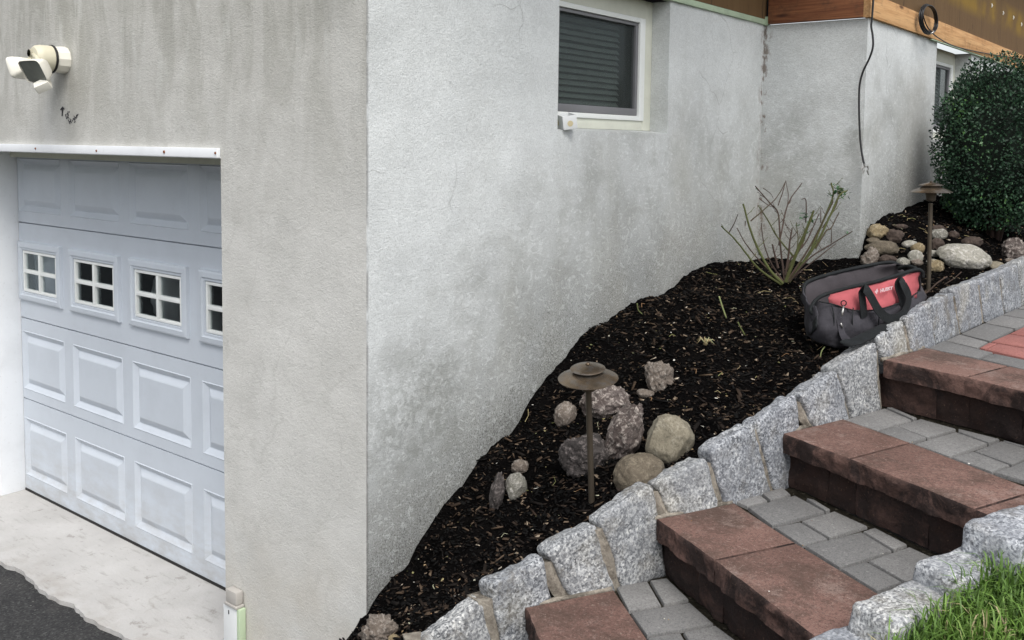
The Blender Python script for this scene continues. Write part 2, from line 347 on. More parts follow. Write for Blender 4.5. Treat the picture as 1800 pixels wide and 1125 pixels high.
M['litter']=mat_tone('pale_litter',(0.,(.26,.14,.07)),(.3,(.34,.26,.15)),(.6,(.20,.22,.08)),(.8,(.55,.52,.42)),(1.,(.75,.73,.68)))
M['leaf']=mat_tone('shrub_leaf',(0.,(.010,.026,.015)),(.5,(.024,.060,.032)),(.82,(.042,.10,.045)),(.96,(.075,.15,.06)),(1.,(.11,.24,.06)),rough=.52,spec=.35)  # brightest greens put lit leaves into the colour
M['grass']=mat_tone('grass_blade',(0.,(.045,.095,.015)),(.5,(.10,.19,.03)),(.85,(.18,.30,.06)),(.93,(.28,.27,.12)),(1.,(.42,.36,.2)),rough=.55,spec=.4)
M['cane']=mat_tone('cane_bark',(0.,(.055,.038,.032)),(.4,(.085,.058,.045)),(.55,(.075,.080,.030)),(.8,(.105,.12,.045)),(.9,(.14,.165,.06)),(1.,(.24,.27,.12)),rough=.6)
M['roseleaf']=simple('rose_leaf',(.05,.13,.055),.5,var=.3)
def mat_concrete():
    g=G('pale_concrete'); p=g.pos()
    c=g.mix(g.ramp(g.noise(p,2.5,6,.65),(.3,0.),(.7,1.)),(.40,.39,.375),(.52,.51,.495))
    c=g.mix(g.ramp(g.noise(g.mul(p,3,14,1),2.5,5,.7),(.55,0.),(.7,.6)),c,(.28,.265,.245))
    v=g.n('TexVoronoi',props=dict(feature='DISTANCE_TO_EDGE'),Vector=g.n('MixRGB',_0=.12,_1=p,_2=g.n('TexNoise',1,Vector=p,Scale=9.)),Scale=.9)
    c=g.mix(g.math('MULTIPLY',g.ramp(v,(0.,.8),(.006,0.)),g.ramp(g.noise(p,1.7,2),(.62,0.),(.7,.5))),c,(.25,.22,.19))
    c=g.mix(g.math('MULTIPLY',g.ramp(g.n('MapRange',Value=g.sep(p)[1],_1=-.22,_2=.05),(0.,1.),(1.,0.)),g.ramp(g.noise(p,6,5,.7),(.45,0.),(.65,.6))),c,(.30,.27,.235))
    c=g.mix(g.ramp(g.noise(p,38,4,.75),(.66,0.),(.72,.8)),c,(.12,.11,.10))
    c=g.mix(g.ramp(g.noise(p,9,5,.75),(.60,0.),(.66,.55)),c,(.24,.22,.20))
    return g.fin(c,.92,g.bump(g.noise(p,40,6,.7),.5,.008))
M['concrete']=mat_concrete()
def mat_asphalt():
    g=G('asphalt'); p=g.pos(); v=g.n('TexVoronoi',1,Vector=p,Scale=140.); vb=g.n('RGBToBW',_0=v)
    c=g.ramp(vb,(.2,(.022,.022,.023)),(.7,(.042,.042,.042)),(.93,(.08,.08,.078)),(1.,(.22,.21,.19)))
    c=g.mix(g.ramp(g.noise(p,4,4),(.5,0.),(.7,.3)),c,(.09,.085,.08))
    return g.fin(c,.9,g.bump(vb,.8,.006))
M['asphalt']=mat_asphalt()
def mat_rock(name,a,b,c3,sc=30,hi=.25):
    g=G(name); p=g.obj(); n=g.noise(p,sc,6,.72,.6); n2=g.noise(p,sc*.25,4)
    c=g.mix(g.ramp(n2,(.35,0.),(.65,1.)),a,b); c=g.mix(g.ramp(n,(.50,0.),(.62,1.)),c,c3); c=g.mix(g.ramp(g.noise(p,sc*.5,6,.75),(.50,0.),(.62,.75)),c,tuple(x*.4 for x in a)); c=g.mix(g.ramp(n,(.30,.7),(.42,0.)),c,tuple(x*.35 for x in a))
    c=g.mix(g.ramp(g.noise(p,160,3,.7),(.35,.5),(.5,0.)),c,tuple(x*.4 for x in a))
    return g.fin(c,.85,g.bump(n,.7,.012),spec=.25)
M['rock_beige']=mat_rock('rock_beige',(.17,.15,.11),(.245,.22,.165),(.31,.285,.225),16)
M['rock_brown']=mat_rock('rock_brown',(.095,.078,.058),(.15,.125,.09),(.21,.18,.135),22)
M['rock_dark']=mat_rock('rock_dark',(.045,.033,.028),(.085,.062,.05),(.13,.10,.08),25)
M['rock_tan']=mat_rock('rock_tan',(.13,.105,.085),(.20,.17,.145),(.33,.295,.26),46)
M['rock_pink']=mat_rock('rock_pink',(.075,.058,.052),(.15,.125,.115),(.44,.39,.35),46)
M['rock_purple']=mat_rock('rock_purple',(.042,.037,.035),(.085,.074,.07),(.22,.19,.18),48)
M['rock_white']=mat_rock('rock_white',(.23,.22,.185),(.38,.365,.32),(.52,.50,.46),26)
M['rock_yellow']=mat_rock('rock_yellow',(.17,.13,.075),(.29,.235,.14),(.42,.36,.25),34)
M['rock_speck']=mat_rock('rock_speck',(.15,.145,.12),(.28,.27,.235),(.48,.46,.42),60)
def mat_bronze():
    g=G('aged_bronze'); p=g.obj(); X,Y,Z=g.sep(p)
    c=g.mix(g.ramp(g.noise(p,14,5,.6),(.35,0.),(.65,1.)),(.115,.092,.068),(.25,.19,.13)); c=g.mix(g.ramp(g.noise(g.mul(p,1,1,3),30,4),(.45,0.),(.7,.75)),c,(.21,.20,.19))
    return g.fin(c,.27,None,.8)
M['bronze']=mat_bronze(); M['bronze_post']=simple('bronze_post',(.10,.082,.062),.5,.6,.25)
M['bagred']=simple('red_canvas',(.36,.085,.095),.9,0,.42,40,.6); M['baggrey']=simple('grey_canvas',(.042,.040,.047),.9,0,.3,80,.6); M['baglight']=simple('grey_lining',(.060,.053,.058),.9,0,.2,60,.4)
M['bagblack']=simple('black_webbing',(.008,.010,.011),.75,0,.3,300,.5); M['logo']=simple('faded_logo',(.62,.45,.47),.8,0,.3,80)
M['metal']=simple('dull_metal',(.45,.44,.42),.35,.8); M['cable']=simple('black_cable',(.012,.012,.014),.4,0,.1,20,.05,.5)
M['fixwhite']=simple('fixture_white',(.74,.72,.64),.4,0,.1,20,.1); M['fixcream']=simple('fixture_cream',(.56,.53,.41),.45,0,.1,20,.1); M['lens']=simple('lamp_lens',(.16,.17,.15),.25,0,.25,60,.3,.6)
M['boxwhite']=simple('box_plastic',(.70,.72,.72),.4,0,.08); M['knock']=simple('knockout_yellow',(.60,.52,.33),.6); M['boxgreen']=simple('greenish_plastic',(.45,.55,.38),.6,0,.15); M['capgrey']=simple('grey_plastic_cap',(.42,.40,.37),.6)
M['ink']=simple('marker_ink',(.03,.03,.035),.8); M['rust']=simple('rusty_nail',(.20,.07,.03),.8,0,.4); M['caulk']=simple('white_caulk',(.62,.60,.54),.8)
M['shapewhite']=simple('white_plastic',(.75,.76,.76),.4,0,.1,10,.3); M['palesheet']=simple('pale_sheet',(.42,.45,.52),.7)
M['lining']=M['baglight']

# ================================================================== SETTING
# ---- ground far out, driveway, apron
DRV=MB(); DRV.add([(-60,-60,-.02),(60,-60,-.02),(60,60,-.02),(-60,60,-.02)],[(0,1,2,3)])
DRV.build('ground',M['asphalt'],kind='structure')
# concrete apron in front of the door with its ragged asphalt edge
edge=[(-9,-.6)]+[tuple(uz(x,y,0)[:2]) for x,y in [(0,988),(35,1000),(52,1015),(70,1035),(105,1055),(130,1062),(150,1085),(190,1103),(232,1125)]]+[(-1.0,-.20),(-.7,-.26),(-.3,-.22),(.3,-.5)]
edge=[e for e in edge if True]
pts=[]
for i in range(len(edge)-1):
    a=np.array(edge[i]);b=np.array(edge[i+1]); L=np.linalg.norm(b-a); n=max(1,int(L/.02))
    for k in range(n):
        q=a+(b-a)*k/n; j=fbm((q[0],q[1],0),20,3)*.009; pts.append((q[0]+j*.5,q[1]+j))
pts.append(edge[-1])
v=[(x,y,.0) for x,y in pts]+[(x,y,-.06) for x,y in pts]+[(x,.50,.0) for x,y in pts]; n=len(pts)
f=[(i,i+1,2*n+i+1,2*n+i) for i in range(n-1)]+[(n+i,n+i+1,i+1,i) for i in range(n-1)]
mk('apron',v,f,M['concrete'],kind='structure')

# ---- heightfield of the mulch bed
CURB=np.array([(.30,-.62),(.45,-.42),(.60,-.20),(.665,-.007),(.801,.245),(.844,.409),(.97,.683),(1.03,.935),(1.112,1.248),(1.168,1.525),(1.224,1.847),(1.26,2.664),(1.307,3.326),(1.34,4.2),(1.40,6.5),(1.5,10.)])
CS=np.r_[0,np.cumsum(np.linalg.norm(np.diff(CURB,axis=0),axis=1))]
S0=CS[2]           # arclength of the point (.60,-.20)
def curb(s,off=0.):
    s=s+S0; i=int(np.clip(np.searchsorted(CS,s)-1,0,len(CURB)-2)); a,b=CURB[i],CURB[i+1]; d=(b-a)/np.linalg.norm(b-a)
    # smoothed normal
    def dirn(k): k=int(np.clip(k,0,len(CURB)-2)); e=CURB[k+1]-CURB[k]; return e/np.linalg.norm(e)
    u=(s-CS[i])/(CS[i+1]-CS[i]); dd=dirn(i-1)*max(0,.5-u)+dirn(i)*(.5+min(u,1-u))+dirn(i+1)*max(0,u-.5); dd/=np.linalg.norm(dd)
    return a+d*(s-CS[i])+np.array([-dd[1],dd[0]])*off
CZ=[(-.9,.22),(-.45,.42),(-.12,.62),(.09,.735),(.27,.80),(.447,.876),(.663,.945),(.865,1.005),(1.074,1.08),(1.306,1.14),(1.52,1.2),(1.79,1.25),(2.005,1.32),(2.24,1.365),(2.56,1.375),(2.93,1.385),(3.24,1.395),(3.54,1.41),(3.9,1.43),(4.6,1.44),(6.5,1.44),(9.5,1.44)]
def crest(s): return float(np.interp(s,[a for a,b in CZ],[b for a,b in CZ]))
ctrl=[]
for y,z in [(-.003,.437),(.015,.475),(.118,.519),(.199,.54),(.225,.596),(.4,.703),(.588,.823),(.793,.885),(.85,.966),(1.072,1.084),(1.172,1.15),(1.387,1.218),(1.573,1.258),(1.879,1.287),(2.101,1.333),(2.341,1.375),(2.673,1.37),(2.95,1.345)]: ctrl.append((0,y,z))
for x,y,z in [(.33,2.973,1.372),(.544,2.973,1.40),(.572,3.10,1.55),(.572,3.43,1.609),(.572,4.1,1.674),(.572,5,1.71),(.572,8,1.75),(.75,3.2,1.50),(.9,3.3,1.50),(1.05,3.4,1.47),(1.0,4.2,1.56),(1.1,5.5,1.56),(1.2,8,1.55),(.8,2.8,1.36),(.45,2.6,1.34),(-.25,.2,.53),(-.3,1.5,1.25),(-.3,3.2,1.36)]: ctrl.append((x,y,z))
for s in np.arange(-.3,8,.12 if True else 1):
    if s>3.9 and int(s*10)%3: continue
    q=curb(s,.11); ctrl.append((q[0],q[1],crest(s)-.045))
    q=curb(s,-.02); ctrl.append((q[0],q[1],crest(s)-.05))
ctrl+=[(0,-.06,.40),(.15,-.15,.46),(.3,-.28,.47),(-.1,-.3,.2),(.1,-.5,.25),(.35,.05,.60)]
ctrl+=[(.9,9.4,1.62),(1.35,9.4,1.5),(.572,9.5,1.76),(1.0,7,1.6),(.8,6.5,1.66)]
ctrl=np.array(ctrl)
def U(r2): return np.where(r2>1e-12,.5*r2*np.log(r2+1e-12),0)
nC=len(ctrl); P2=ctrl[:,:2]; r2=((P2[:,None]-P2[None])**2).sum(-1); Kq=U(r2)+np.eye(nC)*.002
Pm=np.c_[np.ones(nC),P2]; A=np.block([[Kq,Pm],[Pm.T,np.zeros((3,3))]]); W=np.linalg.solve(A,np.r_[ctrl[:,2],0,0,0])
def bedz0(x,y):
    x=np.atleast_1d(x).astype(float); y=np.atleast_1d(y).astype(float)
    r2=(x[:,None]-P2[None,:,0])**2+(y[:,None]-P2[None,:,1])**2
    return U(r2)@W[:nC]+W[nC]+W[nC+1]*x+W[nC+2]*y
def bedz(x,y):
    z=float(bedz0(x,y)[0]); return z+.022*fbm((x,y,0),5,1,3)+.010*nz((x,y,0),22,4)
def onbed(px,py):
    r=ray(px,py); t=1.2; last=t
    while t<14:
        P=CAM+t*r
        if P[0]<6 and P[2]<bedz(P[0],P[1]): break
        last=t; t+=.03
    lo_,hi_=last,t
    for _ in range(18):
        mm_=(lo_+hi_)/2; P=CAM+mm_*r
        if P[2]<bedz(P[0],P[1]): hi_=mm_
        else: lo_=mm_
    return CAM+hi_*r
# bed grid, in (s, v) coordinates between curb and walls
V=[];Fq=[]; ys=np.r_[np.arange(-.62,3.4,.016),np.arange(3.4,9.4,.06)]
nx=90
for j,y in enumerate(ys):
    xr=float(np.interp(y,CURB[:,1],CURB[:,0]))-.06; xl=-.03 if y<3.02 else .54
    if y<0: xl=float(np.interp(y,[-.7,0],[.2,-.03]))
    for i in range(nx+1):
        x=xl+(xr-xl)*i/nx; V.append((x,y,0))
V=np.array(V); z0=np.concatenate([bedz0(V[k:k+4000,0],V[k:k+4000,1]) for k in range(0,len(V),4000)])
V[:,2]=z0+np.array([.022*fbm((x,y,0),5,1,3)+.010*nz((x,y,0),22,4)+.006*nz((x,y,0),60,9)+.003*nz((x,y,0),140,5) for x,y in V[:,:2]])
a=np.arange(len(ys)-1)[:,None]*(nx+1)+np.arange(nx)[None]; a=a.ravel()
mk('mulch_bed',V,np.stack([a,a+1,a+nx+2,a+nx+1],1),M['mulch'],smooth=True,kind='structure')
# ---- lawn beyond the near curb
def lawnz(x,y):
    base=np.interp(y,[-3,-.6,.1,.9,3,8],[.28,.72,.90,1.10,1.30,1.34]); 
    return float(base)-.10*max(0,x-2.6)*.2+.02*nz((x,y,0),3)
RC=np.array([(1.32,-.75),(1.45,-.42),(1.60,-.10),(1.70,.17),(1.79,.45),(1.90,.80),(2.02,1.30),(2.16,2.0),(2.25,3.0),(2.3,5),(2.35,9)])
V=[];nxx=50;ys2=np.r_[np.arange(-6,9,.1)]
for y in ys2:
    xl=float(np.interp(y,RC[:,1],RC[:,0]))+.05
    if y<-.75: xl=1.37
    for i in range(nxx+1):
        x=xl+(12-xl)*(i/nxx)**2; V.append((x,y,lawnz(x,y)))
a=np.arange(len(ys2)-1)[:,None]*(nxx+1)+np.arange(nxx)[None]; a=a.ravel()
mk('lawn',V,np.stack([a,a+1,a+nxx+2,a+nxx+1],1),M['lawnsoil'],smooth=True,kind='structure')

# ================================================================== HOUSE
house=empty('house',(0,0,0),'house with stained grey stucco basement walls and bare wooden boards above','house')
def wallgrid(name,mat,o0,du,dv,holes,umax,vmax,res,parent,nrm,amp=.004,cuts=()):
    """flat wall with rectangular holes; u,v grid"""
    us=sorted(set([0,umax]+[h[i] for h in holes for i in (0,1)]+list(np.arange(0,umax,res)))); vs_=sorted(set([0,vmax]+[h[i] for h in holes for i in (2,3)]+list(np.arange(0,vmax,res))))
    idx={};V=[];Fc=[]
    o0=np.array(o0,float);du=np.array(du,float);dv=np.array(dv,float);nrm=np.array(nrm,float)
    hb=set(h[i] for h in holes for i in (0,1)); vb=set(h[i] for h in holes for i in (2,3))
    def gi(i,j):
        if (i,j) not in idx:
            p=o0+du*us[i]+dv*vs_[j]; e=min(us[i],umax-us[i])
            lock= e<.001 or any((h[0]-.08<=us[i]<=h[1]+.08 and h[2]-.08<=vs_[j]<=h[3]+.08) for h in holes)
            d=amp*fbm(p,3,5,3)+.0015*nz(p,14,2)
            if lock: d=0
            idx[(i,j)]=len(V); V.append(p+nrm*d)
        return idx[(i,j)]
    for i in range(len(us)-1):
        for j in range(len(vs_)-1):
            cu=(us[i]+us[i+1])/2; cv=(vs_[j]+vs_[j+1])/2
            if any(h[0]<cu<h[1] and h[2]<cv<h[3] for h in holes): continue
            q=(gi(i,j),gi(i+1,j),gi(i+1,j+1),gi(i,j+1)); Fc.append(q)
    return mk(name,np.array(V),Fc,mat,parent,smooth=True)
WT=2.668
XL,XR,DY,HZ=-3.215,-.785,.33,1.922
# front wall (y=0): from x=-6 to 0
wallgrid('front_wall',M['stucco_front'],(-6,0,-.1),(1,0,0),(0,0,1),[(6+XL,6+XR,-.2,.1+1.94)],6,WT+.1,.06,house,(0,-1,0))
# reveals of the garage opening
rv=MB(); rv.add([(XR,0,-.1),(XR,DY+.1,-.1),(XR,DY+.1,1.96),(XR,0,1.96)],[(0,1,2,3)]); rv.build('door_reveal',M['stucco_front'],house)
rl=MB(); n=24
Vv=[]
for j in range(n+1):
    for k in (0,1):
        z=-.05+2.0*j/n; y=.005 if k==0 else DY-.05; Vv.append((XL+.0+.004*nz((0,y,z),6),y,z))
mk('door_reveal',Vv,[(2*j,2*j+1,2*j+3,2*j+2)[::-1] for j in range(n)],M['peel'],house,label='peeling white painted side of the garage opening')
t=MB(); t.box((XL+.003,.195,.0),(XL+.03,DY+.005,1.935)); bevel(t.build('jamb_trim',M['trim'],house),.004)
# soffit + header lip
t=MB(); t.box((XL+.031,.03,1.938),(XR-.002,DY+.04,1.957)); t.build('opening_soffit',M['cream'],house)
hd=MB(); hd.box((-4.4,-.018,1.921),(XR+.001,-.001,1.959)); hd.box((-4.4,-.018,1.921),(XR+.001,.03,1.926)); hb=bevel(hd.build('header_trim',M['trim'],house,label='white metal trim strip over the garage door with rusty nail heads'),.002)
for px,rr in ((62,.005),(169,.005),(288,.0065),(378,.005)):
    nh=MB(); c=uy(px,{62:261,169:265,288:267,378:269}[px],-.02); nh.lathe((c[0],-.0185,c[2]),[(rr,0),(rr*.8,.003)],10,M=Matrix.Rotation(R_(90),3,'X')); nh.build('nail_head',M['rust'],hb)
# weatherstrip on top of door
t=MB(); t.box((XL+.03,DY-.035,1.885),(XR-.003,DY-.012,1.936)); t.build('weatherstrip',M['cream'],house)
# ---- garage door
gd=empty('garage_door',(0,DY,0),parent=house); gd['label']='white panelled garage door with a row of small four-pane windows'
secs=[(0.012,.530),(.536,.988),(.994,1.521),(1.527,1.96)]
rows=[(.093,.425),(.588,.920),(1.095,1.422),(1.586,1.88)]
cols=[(-3.17+.0,-2.69),(-2.60,-2.105),(-2.015,-1.52),(-1.43,-.94)]
for si,(za,zb) in enumerate(secs):
    mb=MB(); us=[XL+.032]; 
    for c in cols: us+=list(c)
    us.append(XR-.004)
    r=rows[si]; vs_=[za,r[0],r[1],zb]
    win=si==2
    for i in range(len(us)-1):
        for j in range(3):
            if i%2==1 and j==1: continue
            mb.add([(us[i],DY,vs_[j]),(us[i+1],DY,vs_[j]),(us[i+1],DY,vs_[j+1]),(us[i],DY,vs_[j+1])],[(0,1,2,3)])
    # seam returns
    mb.add([(us[0],DY,za),(us[-1],DY,za),(us[-1],DY+.02,za),(us[0],DY+.02,za)],[(3,2,1,0)]); mb.add([(us[0],DY,zb),(us[-1],DY,zb),(us[-1],DY+.02,zb),(us[0],DY+.02,zb)],[(0,1,2,3)])
    mb.add([(us[0],DY+.02,za-.006),(us[-1],DY+.02,za-.006),(us[-1],DY+.02,za+.01),(us[0],DY+.02,za+.01)],[(0,1,2,3)])
    for c in cols:
        def rect(ins,y): return [(c[0]+ins,y,r[0]+ins),(c[1]-ins,y,r[0]+ins),(c[1]-ins,y,r[1]-ins),(c[0]+ins,y,r[1]-ins)]
        if not win: prof=[(0,DY),(.004,DY-.003),(.010,DY+.002),(.030,DY+.015),(.034,DY+.015),(.060,DY+.001),(.066,DY-.001)]
        else: prof=[(0,DY),(.003,DY-.016),(.010,DY-.019),(.030,DY-.021),(.036,DY-.014),(.046,DY-.014),(.050,DY+.003)]
        rs=[rect(*p) for p in prof]
        for a_,b_ in zip(rs[:-1],rs[1:]):
            mb.add(a_+b_,[(k,(k+1)%4,4+(k+1)%4,4+k) for k in range(4)])
        if not win: mb.add(rs[-1],[(0,1,2,3)])
    mb.build('door_section',M['door'],gd)
for c in cols:
    r=rows[2]; x0,x1,z0,z1=c[0]+.050,c[1]-.050,r[0]+.050,r[1]-.050
    wd=MB(); b_=.014
    wd.box((x0,DY-.010,z0),(x1,DY+.012,z0+b_)); wd.box((x0,DY-.010,z1-b_),(x1,DY+.012,z1)); wd.box((x0,DY-.0102,z0+b_),(x0+b_,DY+.012,z1-b_)); wd.box((x1-b_,DY-.0102,z0+b_),(x1,DY+.012,z1-b_))
    xm=(x0+x1)/2; zm=(z0+z1)/2
    wd.box((xm-.010,DY-.012,z0+b_),(xm+.010,DY+.012,z1-b_)); wd.box((x0+b_,DY-.0115,zm-.010),(xm-.010,DY+.012,zm+.010)); wd.box((xm+.010,DY-.0115,zm-.010),(x1-b_,DY+.012,zm+.010))
    wo_=bevel(wd.build('door_window',M['vinyl'],gd),.003)
    pn=MB(); pn.box((x0+.004,DY+.003,z0+.004),(x1-.004,DY+.006,z1-.004)); pn.build('pane',M['glass'],wo_)
sl=MB(); sl.box((XL+.033,DY-.004,-.003),(XR-.004,DY+.03,.013)); sl.build('bottom_seal',M['rubber'],gd)
# garage interior
gi=MB(); gi.add([(XL-.2,DY+.05,.0),(XR+.5,DY+.05,.0),(XR+.5,4,.0),(XL-.2,4,.0),(XL-.2,DY+.05,2.2),(XR+.5,DY+.05,2.2),(XR+.5,4,2.2),(XL-.2,4,2.2)],[(0,1,2,3),(4,5,6,7),(1,2,6,5),(2,3,7,6),(3,0,4,7)]); gi.build('garage_interior',M['dark'],house)
# ---- side wall B (x=0): from y=0 to 2.973
WY0,WY1,WZ0,WZ1=1.026,1.912,2.048,2.668
bw=wallgrid('side_wall',M['stucco_side'],(0,0,-.1),(0,1,0),(0,0,1),[(WY0,WY1,WZ0+.1,WZ1+.2)],2.973,WT+.1,.05,house,(1,0,0))
DX=-.10
rv=MB()
rv.add([(0,WY0,WZ0),(DX,WY0,WZ0),(DX,WY0,WZ1),(0,WY0,WZ1)],[(3,2,1,0)])
rv.add([(0,WY1,WZ0),(DX-.02,WY1,WZ0+.012),(DX-.02,WY1,WZ1),(0,WY1,WZ1)],[(0,1,2,3)])
rv.add([(0,WY0,WZ0),(0,WY1,WZ0),(DX-.02,WY1,WZ0+.014),(DX-.02,WY0,WZ0+.014)],[(0,1,2,3)])
rv.build('window_reveal',M['stucco_side'],house)
def window(par,x,y0,y1,z0,z1,casing,lab=None):
    w_=MB(); fr=.045
    # outer casing boards
    w_.box((x-.03,y0,z0+.0),(x+.006,y0+casing,z1)); w_.box((x-.03,y1-casing,z0),(x+.006,y1-.001,z1))
    w_.box((x-.03,y0+casing,z1-.085),(x+.010,y1-casing,z1)); w_.box((x-.03,y0+casing,z0),(x+.004,y1-casing,z0+.045))
    wf=bevel(w_.build('window',M['cream'],par,label=lab),.003)
    a0,a1,b0,b1=y0+casing,y1-casing,z0+.045,z1-.085
    f_=MB(); f_.box((x-.03,a0,b0),(x+.012,a0+fr,b1)); f_.box((x-.03,a1-fr,b0),(x+.012,a1,b1)); f_.box((x-.03,a0+fr,b1-fr*.5),(x+.0115,a1-fr,b1)); f_.box((x-.03,a0+fr,b0),(x+.0125,a1-fr,b0+.022))
    bevel(f_.build('frame',M['vinyl'],wf),.003)
    c0,c1,d0,d1=a0+fr+.002,a1-fr-.002,b0+.024,b1-fr*.5-.002
    s_=MB(); s_.box((x-.020,c0,d0),(x+.002,c1,d0+.032)); s_.box((x-.020,c0,d1-.014),(x+.0018,c1,d1)); s_.box((x-.020,c0,d0+.032),(x+.002,c0+.02,d1-.014)); s_.box((x-.020,c1-.022,d0+.032),(x+.002,c1,d1-.014)); 
    bevel(s_.build('screen_frame',M['screenframe'],wf),.002)
    sc=MB(); sc.add([(x-.010,c0+.02,d0+.03),(x-.010,c1-.02,d0+.03),(x-.010,c1-.02,d1-.012),(x-.010,c0+.02,d1-.012)],[(0,1,2,3)]); sc.build('insect_screen',M['screen'],wf)
    gl=MB(); gl.box((x-.028,c0,d0),(x-.024,c1,d1)); gl.build('pane',M['glass'],wf)
    bl=MB(); k=0; z=d0+.01
    while z<d1-.02:
        k+=1; dz=.004*nz((0,0,k),1.7); sag=.0
        yy=np.linspace(c0,c1-.085,9)
        Vv=[]
        for q in yy: Vv+= [(x-.045,q,z+dz+.002*nz((q,k,0),5)),(x-.062,q,z+.021+dz)]
        bl.add(Vv,[(2*i,2*i+2,2*i+3,2*i+1) for i in range(8)]); z+=.027
    bl.build('blind',M['blind'],wf)
    dk=MB(); dk.add([(x-.09,y0,z0),(x-.09,y1,z0),(x-.09,y1,z1),(x-.09,y0,z1)],[(0,1,2,3)]); dk.build('backing',M['dark'],wf)
window(house,DX,WY0,WY1,WZ0+.012,WZ1,.072,'white framed basement window with grey blinds near the garage corner')
# ---- wall C, wall D
wallgrid('bump_out_wall',M['stucco_side'],(0,2.973,.9),(1,0,0),(0,0,1),[],.572,WT-.9,.05,house,(0,-1,0))
E0,E1,EZ0,EZ1=4.285,5.17,2.05,2.668
wallgrid('side_wall',M['stucco_side'],(.572,2.973,.9),(0,1,0),(0,0,1),[(E0-2.973,E1-2.973,EZ0-.9,EZ1-.9+.2)],7,WT-.9,.06,house,(1,0,0))
DX2=.572-.11
rv=MB(); rv.add([(.572,E0,EZ0),(DX2,E0,EZ0),(DX2,E0,EZ1),(.572,E0,EZ1)],[(3,2,1,0)]); rv.add([(.572,E1,EZ0),(DX2-.02,E1,EZ0+.012),(DX2-.02,E1,EZ1),(.572,E1,EZ1)],[(0,1,2,3)]); rv.add([(.572,E0,EZ0),(.572,E1,EZ0),(DX2-.02,E1,EZ0+.014),(DX2-.02,E0,EZ0+.014)],[(0,1,2,3)]); rv.build('window_reveal',M['stucco_side'],house)
window(house,DX2,E0,E1,EZ0+.012,EZ1,.072,'white framed basement window half hidden by the round green shrub')
# ---- wood above the stucco
t=MB(); t.box((-.02,WY0-1.2,WT+.001),(.014,2.958,WT+.03)); bevel(t.build('sill_trim',M['palegreen'],house,label='pale green painted strip under the brown boards'),.003)
t=MB(); t.box((0.0,2.952,WT-.002),(.030,2.985,WT+.045)); t.build('sill_trim',M['palegreen'],house)
t=MB(); t.box((-.03,-.03,WT+.032),(.010,2.972,3.7)); t.build('rim_board',M['sheath'],house)
t=MB(); t.box((-.02,-.002,WT),(-7,.04,3.7)); t.build('rim_board',M['sheath'],house)
t=MB(); t.box((.031,2.945,WT+.004),(.583,2.99,WT+.165)); bevel(t.build('rim_joist',M['redpine'],house,label='dark reddish pine joist with knots'),.003)
t=MB(); t.box((.012,2.96,WT+.168),(.583,2.99,3.7)); t.build('sheathing',M['sheath'],house)
t=MB(); t.box((.555,2.944,WT+.001),(.592,10,WT+.122)); bevel(t.build('sill_board',M['pine'],house,label='bright orange pine board with weathered marks'),.003)
t=MB(); t.box((.54,2.97,WT+.124),(.584,10,3.7)); t.build('sheathing',M['sheath'],house)
t=MB(); t.box((.5721,4.1,WT-.006),(.59,10,WT)); t.build('drip_edge',M['palegreen'],house)
for px,py in [(1743,10),(1763,23),(1781,31),(1795,43)]:
    ck=MB(); c=ux(px,py,.586); ck.tube([(.5865,c[1],c[2]-.014),(.589,c[1]+.003,c[2]),(.5865,c[1]+.002,c[2]+.016)],[.004,.007,.003],6); ck.build('caulk_blob',M['caulk'],house)
# roof overhang keeps the boards dry: house body above
t=MB(); t.box((-7,.05,3.72),(.9,10.3,3.8)); t.build('floor_deck',M['dark'],house)
# handwriting on the front wall
def stroke(mb,pts,r=.0022):
    q=[uy(x,y,0) for x,y in pts]; mb.tube([(p[0],-.0035,p[2]) for p in q],r,5)
ink=MB(); stroke(ink,[(110.5,204),(111.5,189)],.0028); stroke(ink,[(108,193),(111.5,188),(114,192)],.0026)
stroke(ink,[(116.5,201),(118.5,209)]); stroke(ink,[(118.5,200.5),(121,199.5),(121.5,203),(119.8,207),(122.5,207)]) ; stroke(ink,[(120.5,196),(121,198.5)],.0018); stroke(ink,[(122.7,195.5),(123.2,198)],.0018)
stroke(ink,[(121.5,210.5),(124.5,218)]);stroke(ink,[(124.3,208.5),(127,216)]);stroke(ink,[(122.8,214.5),(126,212.5)])
stroke(ink,[(128,210.5),(129,213.5)],.0018); stroke(ink,[(129.5,208.5),(130.8,211),(132,209.5),(131,207.5),(129.5,208.8)],.0017);stroke(ink,[(131.8,208),(133.6,214),(131.8,214.8)],.0017)
stroke(ink,[(131.2,203.5),(134,209.5)],.0018);stroke(ink,[(133.2,207.5),(134.5,205.8),(136,208)],.0017); stroke(ink,[(135.5,204.5),(137.5,203.2),(136.3,202),(135.3,204.5),(137.2,206)],.0017); stroke(ink,[(136.8,200.5),(138,203),(139,200)],.0017)
ink.build('handwriting',M['ink'],house,label='black marker arrow pointing up beside the handwritten note 12 inches Higher')

CURB_X=lambda y: float(np.interp(y,CURB[:,1],CURB[:,0]))
